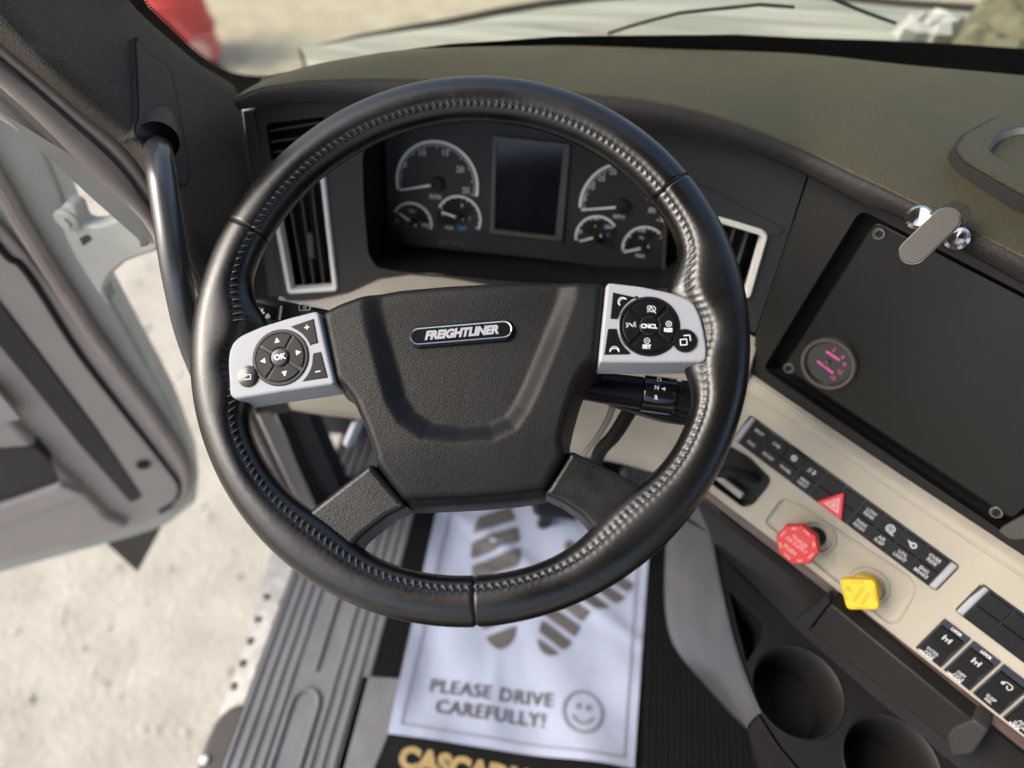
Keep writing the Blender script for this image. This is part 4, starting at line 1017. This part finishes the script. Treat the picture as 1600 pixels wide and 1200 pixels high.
# ================================================================== FLOOR MATS, PAPER, PEDALS
F0 = FLOOR
fm = thing('floor_mat', 'ribbed black driver floor mat with gold lettering', 'floor mat', F0)
x0, x1 = -.20, .52
g = G(); g.box(x0, x1, -.62, .62, -.004, .0035, .001); ob('mat_base', g, M['mat'], fm)
g = G(); g.box(0, .0042, -.30, .62, .003, .0058, .0008); rm = mesh('mat_rib', g, M['mat'])
for k in range(26): inst('mat_rib', rm, fm, (.262+k*.0095, 0, 0))
for k in range(5): inst('mat_rib', rm, fm, (-.196+k*.0095, .12, 0))
g = G(); g.prism(rnd(F0.uvs([(566, 1056), (625, 1060), (606, 1150), (560, 1260), (500, 1300)], .006), .004), .003, .006, .001, 2); ob('mat_patch', g, M['matgrey'], fm)
g = G(); u = F0.uv(624, 1183, .006); g.text('CASCADIA', (u[0], u[1]), .040, .004, rad(-1.2), bold=.0026, sx=1.08, th=.0008, ax='LEFT'); ob('mat_lettering', g, M['gold'], fm)
sm_ = thing('sill_mat', 'grey ridged rubber strip along the door sill', 'sill strip', F0)
g = G(); g.box(-.377, -.19, -.7, .55, -.006, .006, .003); ob('strip_base', g, M['matgrey'], sm_)
g = G(); g.box(-.004, .004, -.7, .5, .004, .0105, .003); rm = mesh('ridge', g, M['matgrey'])
for k, x in enumerate((-.372, -.354, -.336, -.318, -.246, -.228, -.210)): inst('ridge', rm, sm_, (x, 0, 0))
lp0 = F0.uv(463, 1076, .006)
g = G(); L = [(-.304, -.7, .0075), (-.304, lp0[1]-.02, .0075)]+[(-.282+.022*math.cos(t), lp0[1]-.02+.022*math.sin(t), .0075) for t in np.linspace(math.pi, 0, 9)]+[(-.26, lp0[1]-.02, .0075), (-.26, -.7, .0075)]
g.tube(L, .0042, 8); ob('ridge_loop', g, M['matgrey'], sm_)
g = G(); L = [(-.282, lp0[1]+.03, .0075), (-.282, .5, .0075)]; g.tube(L, .0042, 8); ob('ridge', g, M['matgrey'], sm_)

pm = thing('paper_mat', 'white paper mat printed with shoe soles and PLEASE DRIVE CAREFULLY!', 'paper mat', F0)
PH = .0085
pc = [np.array(F0.uv(*q, PH)) for q in ((690, 770), (608, 1149), (990, 1202), (1017, 812))]
nx, ny = 40, 44; rows = []
random.seed(3)
def paper_z(s, t):
    z = .004*math.sin(s*9+t*3)*(1-t)*.5+.003*math.sin(t*7+1)*s+.0025*math.sin(s*17+t*11)
    z += .012*max(0, 1-t*5)*math.sin(s*5+.5)**2 + .010*max(0, .10-s)/.10
    z += .007*max(0, 1-abs(s-.42+.1*t)/.05)*t*(1-t)*2+.006*max(0, 1-abs(s*.5+t-.95)/.04)
    return PH+max(-.0022, z*1.1)
for j in range(ny+1):
    t = 1-j/ny; row = []
    for i in range(nx+1):
        s = i/nx; e = .010*math.sin(math.pi*s)*(1-t)
        p = (pc[1]*(1-s)+pc[2]*s)*(1-(1-t))+(pc[0]*(1-s)+pc[3]*s)*(1-t) if False else (pc[0]*(1-s)+pc[3]*s)*(1-t)+(pc[1]*(1-s)+pc[2]*s)*t
        row.append((p[0], p[1], paper_z(s, 1-t)))
    rows.append(row)
ob('sheet', G().loft(rows), M['paper'], pm, ang=80)
pmat = np.linalg.inv(np.array([pc[2]-pc[1], pc[0]-pc[1]]).T)
def onpaper(g):
    """drape flat print over the sheet"""
    v = []
    for x, y, z in g.v:
        s, t = pmat@(np.array((x, y))-pc[1]); v.append((x, y, paper_z(min(1, max(0, s)), min(1, max(0, t)))+.0026+z))
    g.v = v; return g
def clip(poly, p, n):
    out = []
    for i in range(len(poly)):
        a, b = np.array(poly[i-1]), np.array(poly[i]); da, db = (a-p)@n, (b-p)@n
        if (da >= 0) != (db >= 0): out.append(tuple(a+(b-a)*da/(da-db)))
        if db >= 0: out.append(tuple(b))
    return out
def sole(outline, first, step, k, frac, parent):
    o = closed_smooth(F0.uvs(outline, PH), 5); a, b = np.array(F0.uv(*first[0], PH)), np.array(F0.uv(*first[1], PH))
    d = nrm(b-a); n = np.array([d[1], -d[0]]); n = n if n[1] < 0 else -n
    for i in range(-2, k):
        q = clip(clip(o, a+n*step*i, n), a+n*(step*i+step*frac), -n)
        if len(q) > 2 and abs(area2(q)) > 2e-5:
            g = G()
            L = [q[j] for j in range(len(q))]; qq = resample(L+[L[0]], 36)[:-1]; g.prism([tuple(v) for v in qq], 0, .0003)
            ob('sole_print', onpaper(g), M['print'], pm)
sole([(785, 787), (800, 800), (811, 838), (812, 870), (806, 905), (806, 950), (806, 975), (800, 1000), (783, 1014), (768, 1008), (754, 985), (748, 940), (737, 890), (737, 850), (746, 815), (762, 795)], ((738, 884), (811, 858)), .043, 8, .68, pm)
sole([(955, 812), (985, 830), (995, 870), (990, 910), (962, 945), (918, 960), (895, 1000), (872, 1022), (853, 1024), (840, 1006), (845, 975), (862, 930), (872, 880), (890, 840), (920, 815)], ((875, 895), (955, 950)), .030, 9, .66, pm)
pa = math.atan2(*(np.array(F0.uv(862, 1098, PH))-np.array(F0.uv(672, 1073, PH)))[::-1])
for s, (ax_, ay_), (bx_, by_) in (('PLEASE DRIVE', (672, 1072), (862, 1097)), ('CAREFULLY!', (682, 1103), (850, 1131))):
    A, B = np.array(F0.uv(ax_, ay_, PH)), np.array(F0.uv(bx_, by_, PH)); wd = np.linalg.norm(B-A)
    tm = text_mesh(s, .029, .0001, .0004, 0, 1.12, 'CENTER'); w0 = max(v[0] for v in tm[0])-min(v[0] for v in tm[0])
    g = G(); g.text(s, (A+B)/2, .029, 0, pa, bold=.0004, space=1.12, sx=wd/w0, th=.0001); ob('paper_lettering', onpaper(g), M['print'], pm)
g = G(); c = np.array(F0.uv(909, 1114, PH)); g.ring(c, .0285, .0325, 0, .0003, 40); g.prism(circ(c, .019, 14, rad(205), rad(335))+circ(c, .0155, 14, rad(205), rad(335))[::-1], 0, .0003)
for s in (-1, 1): g.prism(circ(c+np.array((s*.008, .007)), .0028, 10, ry=.005), 0, .0003)
ob('smiley_print', onpaper(g), M['print2'], pm, kind='stuff')
bq = [np.array(F0.uv(*q, PH)) for q in ((706, 790), (628, 1134), (973, 1186), (1000, 830))]
g = G()
for i in range(3):
    L = resample([bq[i], bq[i+1]], 30)
    for a, b in zip(L[:-1], L[1:]): g.seg(a, b, .0022, 0, .0003)
ob('border_line', onpaper(g), M['print2'], pm, kind='stuff')

ap = thing('accelerator_pedal', 'grey ribbed accelerator pedal to the right under the dash', 'pedal', fr3((972, 730, 1.13), (1036, 762, 1.11), (962, 790, 1.08)))
AF = MW[ap]; g = G(); pp_ = rnd(AF.uvs([(970, 728), (1000, 728), (1036, 748), (1046, 830), (985, 825)]), .01); g.prism(pp_, -.014, 0, .004, 3); ob('pedal_pad', g, M['pedal'], ap)
for k in range(5):
    a, b = AF.uv(978+k*12, 732+k*5), AF.uv(990+k*11, 818); g = G(); g.seg(a, b, .004, 0, .003); ob('rib', g, M['pedal'], ap)
bp2 = thing('brake_pedal', 'dark brake pedal over the top of the paper mat', 'pedal', fr3((834, 772, 1.13), (905, 800, 1.12), (835, 800, 1.10)))
BF = MW[bp2]; g = G(); g.prism(rnd(BF.uvs([(832, 735), (905, 745), (904, 806), (880, 802), (838, 798), (833, 785)]), .006), -.012, 0, .003, 3); ob('pedal_pad', g, M['black'], bp2)
g = G(); c = BF.uv(865, 770); g.tube([(c[0], c[1], -.01), (c[0], c[1]+.06, -.12), (c[0], c[1]+.1, -.3)], .012, 12); ob('pedal_arm', g, M['black'], bp2)
# footwell
g = G()
p1 = [pd(*q) for q in ((380, 600, 1.12), (430, 615, 1.12), (478, 640, 1.15), (600, 650, 1.2), (800, 690, 1.25), (1000, 730, 1.25), (1100, 760, 1.2))]
p2 = [np.array((q[0], q[1]+.10, 1.226)) for q in [F0.pw(x, y) for x, y in ((430, 735), (480, 740), (540, 742), (640, 750), (800, 760), (1000, 760), (1100, 765))]]
p2 = p2[:len(p1)]
g.loft([resample([q+Y_*.12+Z_*.1 for q in p1], 12), resample(p1, 12), resample(p2, 12)])
ob('footwell_lining', g, M['navy'], None, WORLD, label='dark navy lining of the footwell under the dash', cat='lining', kind='structure')
LV = fr3((548, 690, .98), (566, 664, .98), (572, 680, 1.0))
rl = thing('release_lever', 'small pale lever hanging in the left footwell', 'lever', LV)
g = G(); g.prism(capsule(LV.uv(549, 693), LV.uv(562, 664), .0085), -.008, 0, .003, 3); ob('lever_grip', g, M['cloth'], rl)
g = G(); c = LV.uv(562, 664); g.tube([(c[0], c[1], -.004), (c[0]+.01, c[1]+.04, -.03)], .004, 8); ob('lever_arm', g, M['black'], rl)

# ================================================================== PILLAR, SEAL, GRAB HANDLE
pt = thing('pillar_trim', 'dark grained windscreen pillar trim left of the dashboard', 'pillar trim', PILL)
Apx = [(-40, 28), (0, 67), (60, 118), (130, 178), (203, 240), (262, 330), (305, 420), (345, 520), (400, 650)]
Bpx = [(-40, -40), (0, 14), (62, 84), (130, 142), (197, 195), (275, 300), (320, 400), (355, 500), (405, 645)]
Cpx = [(180, -40), (203, 3), (240, 40), (281, 75), (312, 101), (344, 120), (372, 146), (388, 230), (412, 350), (440, 480), (470, 640)]
A_ = resample(smooth([OBL.pw(*q, .012) for q in Apx], 6), 60)
B_ = resample(smooth([PILL.pw(*q) for q in Bpx[:6]]+[pd(*q) for q in ((320, 400, .80), (355, 500, .86), (405, 645, .95))], 6), 60)
C_ = resample(smooth([PILL.pw(*q) for q in Cpx[:8]]+[pd(*q) for q in ((412, 350, .85), (440, 480, .90), (470, 640, .98))], 6), 60)
def longer(L, d): return [L[0]+nrm(L[0]-L[6])*d*k/4 for k in (4, 3, 2, 1)]+L
A_, B_, C_ = longer(A_, .5), longer(B_, .5), longer(C_, .5)
rows = [[p+np.array((-.02, .02, 0)) for p in A_], A_]
for k in range(1, 6):
    s = k/6; rows.append([a*(1-s)+b*s+nrm(CAM-b)*.006*math.sin(math.pi*s) for a, b in zip(A_, B_)])
rows.append(B_)
for k in range(1, 9):
    s = k/8; rows.append([b*(1-s)+c*s for b, c in zip(B_, C_)])
rows.append([c-PILL.n*.006+X_*.003+Y_*.004 for c in C_]); rows.append([c-PILL.n*.05 for c in C_])
ob('trim_skin', G().loft([loc(PILL, r) for r in rows]), M['pillar'], pt, ang=60)
hc = closed_smooth(PILL.uvs([(204, 63), (214, 72), (233, 92), (254, 105), (263, 128), (274, 180), (284, 240), (287, 284), (272, 292), (264, 262), (256, 236), (240, 222), (220, 219), (206, 216), (202, 203), (208, 180), (206, 120)], .0), 5)
g = G(); g.prism(hc, -.012, .0065, .003, 4); ob('handle_cover', g, M['pillar'], pt, ang=60)
g = G(); q = inset(hc, -.0018); g.prism(q, -.012, .0032); g.tube([(x, y, .0052) for x, y in inset(hc, -.0006)+[inset(hc, -.0006)[0]]], .0009, 6, cap=False); ob('cover_gap', g, M['void'], pt)
g = G(); L = loc(PILL, [pd(239, 190, .655), pd(243, 205, .638), pd(246, 221, .622)]); g.tube(smooth(L, 4), [.021]*3+[.0205]*3+[.0195]*2+[.0185], 24, cap=False); ob('handle_socket', g, M['pillar'], pt, ang=60)
gh = thing('grab_handle', 'satin black tubular grab handle bolted to the pillar', 'grab handle', PILL)
HP = [pd(*q) for q in ((240, 175, .76), (243, 202, .70), (246, 226, .640), (249, 246, .604), (253, 280, .590), (262, 340, .588), (271, 400, .59), (281, 455, .60), (296, 520, .62), (322, 590, .66), (352, 650, .70), (390, 730, .78), (420, 800, .86))]
g = G(); g.tube(loc(PILL, smooth(HP, 5)), .0122, 20); ob('tube', g, M['handle'], gh)

df = thing('door_frame', 'mauve grey rubber sealed door opening with taupe sill trim', 'door frame', OBL)
sp = [[(-60, 10), (-20, 50), (60, 120), (130, 180), (203, 242), (262, 332), (305, 425), (345, 525), (392, 632), (480, 820)],
      [(-60, 45), (-20, 83), (50, 140), (115, 198), (190, 268), (255, 360), (302, 450), (338, 540), (384, 632), (470, 812)],
      [(-60, 80), (-20, 118), (0, 136), (60, 190), (150, 280), (231, 356), (275, 470), (320, 570), (366, 632), (452, 808)]]
e = [longer(resample(smooth([OBL.pw(*q, .004) for q in s], 5), 60), .5) for s in sp]
def band(a, b, bulge, h0=0):
    rows = [[p-OBL.n*.02 for p in a]]
    for k in range(7):
        s = k/6; rows.append([x*(1-s)+y*s+OBL.n*(bulge*math.sin(math.pi*s)+h0) for x, y in zip(a, b)])
    rows.append([p-OBL.n*.02 for p in b]); return G().loft([loc(OBL, r) for r in rows])
mid = [a*.12+b*.88 for a, b in zip(e[0], e[1])]
ob('seal_lip', band(e[0], mid, .005, -.008), M['seal'], df, ang=60); ob('seal_flange', band(e[1], e[2], .003), M['seal'], df, ang=60)
def post(px, mt, nm, h):
    g = G(); g.prism(OBL.uvs(px, h), h-.02, h, .002, 2); return ob(nm, g, mt, df)
post([(385, 610), (412, 610), (505, 815), (478, 815)], M['doortrim'], 'sill_trim', -.03)
post([(412, 605), (428, 605), (515, 800), (503, 812)], M['rubber'], 'dark_gap', -.045)
post([(428, 600), (462, 600), (540, 780), (512, 800)], M['trimgrey'], 'inner_post', -.06)
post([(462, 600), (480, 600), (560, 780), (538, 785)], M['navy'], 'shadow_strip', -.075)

# ================================================================== DOOR
dr_ = thing('cab_door', 'open taupe cab door with white painted edge and black seal line', 'door', DOOR)
sh = DOOR.uvs([(-420, -340), (-160, -60), (20, 150), (60, 210), (112, 335), (160, 445), (225, 560), (276, 652), (311, 742), (306, 785), (260, 822), (205, 840), (0, 896), (-160, 940), (-420, 1016)], -.012)
g = G(); g.prism(rnd(sh, .01), -.085, -.012, .006, 3); ob('door_shell', g, M['bodywhite'], dr_)
pan = [(-420, -130), (-160, 160), (-20, 330), (40, 398), (105, 480), (175, 575), (253, 672), (296, 745), (288, 783), (250, 808), (204, 824), (0, 881), (-160, 928), (-420, 1004)]
g = G(); g.prism(rnd(DOOR.uvs(pan, .0), .012), -.02, .0, .006, 3); ob('door_panel', g, M['doortrim'], dr_)
def strip(px, mt, nm, r, h): g = G(); g.tube([(*DOOR.uv(*q, h), h) for q in [tuple(v) for v in smooth(px, 5)]], r, 10); return ob(nm, g, mt, dr_)
strip([(-420, -250), (-120, 120), (-10, 275), (30, 345), (85, 432), (150, 530), (232, 640), (280, 715), (290, 760), (268, 792)], M['seal'], 'door_seal', .010, -.002)
strip([(-420, -150), (-120, 230), (0, 388), (30, 412), (60, 452), (122, 550), (200, 652), (265, 735), (281, 762), (274, 784), (250, 800)], M['rubber'], 'seal_line', .0045, .002)
g = G(); g.prism(rnd(DOOR.uvs([(-420, -40), (-160, 330), (-60, 470), (40, 590), (120, 690), (204, 786), (223, 776), (150, 668), (60, 548), (0, 470), (-160, 250), (-420, -110)], .001), .01), -.01, .003, .003, 2); ob('groove_shadow', g, M['doordark'], dr_)  # dark strip laid on the panel for the shadow in its groove
ins = [(-420, 120), (-160, 440), (-60, 560), (0, 640), (70, 715), (150, 790), (168, 812), (204, 824), (0, 881), (-160, 928), (-420, 1004)]
g = G(); g.prism(rnd(DOOR.uvs(ins, .02), .01), -.01, .02, .008, 4); ob('arm_panel', g, M['doortrim'], dr_)
g = G(); q = rnd(DOOR.uvs([(-420, 706), (0, 702), (55, 698), (78, 722), (93, 752), (60, 768), (0, 784), (-420, 905)], .022), .008); g.prism(q, .0, .0225); ob('door_pocket', g, M['doordark'], dr_)
g = G(); g.prism(rnd(DOOR.uvs([(-420, 915), (0, 792), (95, 758), (130, 772), (60, 800), (0, 818), (-420, 952)], .03), .006), .01, .032, .004, 3); ob('pocket_lip', g, M['doortrim'], dr_)
g = G(); g.prism(rnd(DOOR.uvs([(-120, 560), (0, 616), (33, 655), (0, 662), (-120, 680)], .022), .004), .015, .0225, .001, 2); ob('pale_insert', g, M['bodywhite'], dr_)
g = G(); c = DOOR.uv(224, 726, .002); g.lathe([(.011, .001), (.011, .0045), (0, .0045)], c, 16); ob('panel_plug', g, M['rubber'], dr_)
g = G(); g.prism(DOOR.uvs([(150, 835), (262, 800), (252, 826), (215, 895)], -.03), -.06, -.03, .002, 2); ob('lower_flap', g, M['trimgrey'], dr_)
SB = fr3((103, 343, depth(DOOR.pw(103, 343))-.02), (230, 350, .80), (165, 470, depth(DOOR.pw(165, 470))-.02))
g = G(); g.prism(rnd(SB.uvs([(86, 335), (100, 318), (118, 324), (128, 352), (152, 354), (190, 340), (222, 330), (245, 330), (248, 392), (222, 400), (196, 410), (172, 430), (160, 452), (172, 478), (150, 455), (112, 395)]), .008), -.02, 0, .004, 3); so2 = ob('door_strap', g, M['bodywhite'], dr_, SB)
g = G(); g.lathe([(.015, 0), (.015, .003), (.012, .005), (0, .005)], SB.uv(106, 343), 20); g.lathe([(.007, .005), (.007, .009), (0, .009)], SB.uv(106, 343), 6); ob('strap_bolt', g, M['bodywhite'], so2, SB)
g = G(); g.prism(rnd(SB.uvs([(124, 372), (138, 366), (144, 374), (130, 384)], 0), .002), -.004, .0006); ob('strap_hole', g, M['doordark'], so2, SB)

# body pillar beyond the seal
bpil = thing('hinge_pillar', 'dusty white painted hinge pillar between door and seal', 'body pillar', OBL)
g = G(); g.prism(rnd(OBL.uvs([(-60, 90), (0, 138), (150, 282), (226, 352), (232, 372), (200, 330), (140, 262), (60, 215), (-60, 140)], -.05), .004), -.12, -.03, .01, 3); ob('pillar_face', g, M['bodywhite'], bpil)
g = G(); g.prism(OBL.uvs([(100, 215), (178, 300), (226, 352), (230, 385), (190, 345), (120, 262)], -.13), -.16, -.13, .006, 2); ob('pillar_recess', g, M['seal'], bpil)

# entry step outside the sill
stp = thing('entry_step', 'white perforated entry step below the door sill', 'step', Fr((0, 0, 1.02), X_, Z_))
SF = MW[stp]
g = G(); holes = [circ(SF.uv(*q), .008, 14) for q in ((392, 1001), (380, 1036), (366, 1072), (404, 967), (431, 973), (419, 1008), (406, 1042), (395, 1075), (441, 940), (417, 932))]
g.plate(SF.uvs([(436, 830), (419, 880), (384, 1006), (345, 1112), (340, 1130), (480, 1160), (560, 900), (520, 800)]), holes, -.03, 0); ob('step_plate', g, M['concrete'], stp)
g = G(); g.prism(SF.uvs([(440, 830), (350, 1112), (480, 1160), (560, 900)], -.04), -.12, -.04); ob('step_underside', g, M['rubber'], stp)
g = G(); g.prism(rnd(SF.uvs([(368, 1098), (338, 1120), (318, 1160), (296, 1240), (480, 1260), (480, 1105), (400, 1100)], .02), .02), -.06, .02, .01, 3); ob('step_end', g, M['trimgrey'], stp)
g = G(); g.lathe([(.008, .02), (.007, .026), (0, .028)], SF.uv(320, 1188, .02), 16); ob('step_rivet', g, M['white'], stp)

# ================================================================== WINDSCREEN
ws = thing('windscreen', 'curved windscreen glass with a black dotted border', 'windscreen', WIN)
edge_t = [(150, -60), (185, 10), (205, 32), (262, 85), (300, 115), (334, 136), (384, 156), (470, 160)]
edge_g = [(196, -60), (224, 0), (240, 20), (272, 50), (312, 87), (359, 114), (406, 121), (475, 121)]
g = G(); rows = [[(*WIN.uv(*q), -.001) for q in [tuple(v) for v in smooth(edge_t, 4)]], [(*WIN.uv(*q), -.001) for q in [tuple(v) for v in smooth(edge_g, 4)]]]
up_ = [(470, 122), (560, 96), (640, 78), (700, 70), (780, 65), (875, 58), (1062, 56), (1150, 55), (1250, 60), (1377, 64), (1500, 70), (1600, 77), (1750, 90)]
dn_ = [(470, 150), (560, 140), (640, 120), (700, 118), (780, 118), (875, 116), (1062, 116), (1150, 116), (1250, 120), (1377, 130), (1500, 140), (1600, 150), (1750, 170)]
g.loft(rows); g.loft([[(*WIN.uv(*q), -.001) for q in up_], [(*WIN.uv(*q), -.001) for q in dn_]]); ob('border_band', g, M['void'], ws, kind='stuff')
g = G()
for k, p in enumerate(resample(smooth(edge_g, 4), 70)):
    g.lathe([(.0016, -.001), (0, -.0009)], WIN.uv(p[0]+2, p[1]-1.5), 8)
ob('border_dots', g, M['void'], ws, kind='stuff')
g = G(); g.add([(*WIN.uv(*q), -.004) for q in ((150, -90), (205, -2), (300, 100), (400, 140), (900, 150), (1750, 200), (1850, -90))], [(0, 1, 2, 3, 4, 5, 6)]); ob('glass_pane', g, M['glass'], ws)
wp = thing('windscreen_wiper', 'thin dark wiper arm lying across the windscreen foot', 'wiper', WIN)
g = G(); g.tube([(*WIN.uv(*q, -.03), -.03) for q in ((950, 52), (994, 38), (1062, 20), (1187, 7), (1240, 11))], .0022, 8); ob('wiper_rod', g, M['trimgrey'], wp)
wp = thing('windscreen_wiper', 'short dark wiper arm at the upper right of the windscreen', 'wiper', WIN)
g = G(); g.tube([(*WIN.uv(*q, -.03), -.03) for q in ((1290, -8), (1306, 0), (1354, 20), (1399, 36))], .0022, 8); ob('wiper_rod', g, M['trimgrey'], wp)

# ================================================================== OUTSIDE AHEAD
cw = thing('bonnet_cowl', 'streaked pale grey cowl panel ahead of the windscreen', 'cowl', COWL)
top = COWL.uvs([(466, 74), (500, 66), (560, 50), (640, 35), (700, 25), (780, 8), (850, -4), (930, -14), (1020, -22), (1120, -26), (1250, -22), (1400, -6), (1520, 2), (1600, 8), (1750, 24)])
bot_ = COWL.uvs([(486, 118), (520, 122), (580, 122), (660, 122), (720, 122), (800, 122), (870, 122), (950, 122), (1040, 122), (1140, 122), (1260, 122), (1400, 130), (1520, 135), (1600, 140), (1750, 160)])
rows = []
for k in range(13):
    s = k/12; rows.append([(a[0]*(1-s)+b[0]*s, a[1]*(1-s)+b[1]*s, .03*math.sin(math.pi*min(1, s*1.2))-.02*(1-s)) for a, b in zip(top, bot_)])
rows.insert(0, [(x, y+.015, -.12) for x, y in top]); ob('cowl_skin', G().loft(rows), M['hood'], cw, ang=60)
g = G(); g.tube([(x, y, -.012) for x, y in top], .008, 8); ob('cowl_lip', g, M['trimgrey'], cw)
oh = thing('olive_heap', 'dull olive mottled heap at the right end of the cowl', 'sheet', COWL)  # mottled olive heap modelled for an unidentified dark shape on the cowl
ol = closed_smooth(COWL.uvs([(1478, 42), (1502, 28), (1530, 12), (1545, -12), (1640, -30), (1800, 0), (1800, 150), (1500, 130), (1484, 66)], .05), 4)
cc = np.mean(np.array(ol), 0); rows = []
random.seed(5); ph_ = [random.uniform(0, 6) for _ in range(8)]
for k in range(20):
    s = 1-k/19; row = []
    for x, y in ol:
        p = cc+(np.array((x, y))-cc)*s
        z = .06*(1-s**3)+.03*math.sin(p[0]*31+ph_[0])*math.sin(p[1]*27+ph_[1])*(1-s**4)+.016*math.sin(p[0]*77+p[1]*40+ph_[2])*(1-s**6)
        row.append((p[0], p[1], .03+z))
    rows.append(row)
ob('heap_surface', G().loft([[(x, y, -.01) for x, y in ol]]+rows, close=True), M['olive'], oh, ang=25)
oc = thing('crumpled_wrapper', 'crumpled pale blue-white wrapper beside the olive heap', 'wrapper', COWL)
g = G(); random.seed(9)
for c0, r0 in (((1436, 46), .035), ((1464, 48), .038)):
    c = COWL.uv(*c0, .05); v = []; f = []
    for i in range(6):
        for j in range(10):
            t = math.pi*i/5; a = 2*math.pi*j/10; rr = r0*random.uniform(.7, 1.15); v.append((c[0]+rr*math.sin(t)*math.cos(a)*1.2, c[1]+rr*math.sin(t)*math.sin(a), .05+rr*.8*math.cos(t)))
    for i in range(5):
        for j in range(10): f.append((i*10+j, i*10+(j+1) % 10, i*10+10+(j+1) % 10, i*10+10+j))
    g.add(v, f)
ob('wrapper_film', g, M['cloth'], oc, ang=10, kind='stuff')
GF = Fr((0, 0, 0), X_, Z_); bu = GF.uv(297, 92)
br = thing('red_barrel', 'faded red plastic barrel standing on the ground ahead', 'barrel', Fr((bu[0], bu[1], 0), X_, Z_))
g = G(); g.lathe([(.20, 0), (.225, .03), (.23, .2), (.245, .21), (.245, .24), (.23, .25), (.23, .42), (.245, .43), (.245, .46), (.23, .47), (.225, .66), (.20, .70), (.19, .70), (.185, .685), (0, .685)], (0, 0), 36); ob('barrel_body', g, M['barrel'], br)
bd = nrm((CAM-np.array((bu[0], bu[1], 0)))*np.array((1, 1, 0))); BFc = Fr(np.array((bu[0], bu[1], .13))+bd*.232, np.cross(Z_, bd), bd)
g = G(); g.lathe([(.085, -.02), (.085, .012), (.07, .02), (.03, .018), (0, .018)], (.06, 0), 24); ob('barrel_cap', g, M['pinkish'], br, BFc)
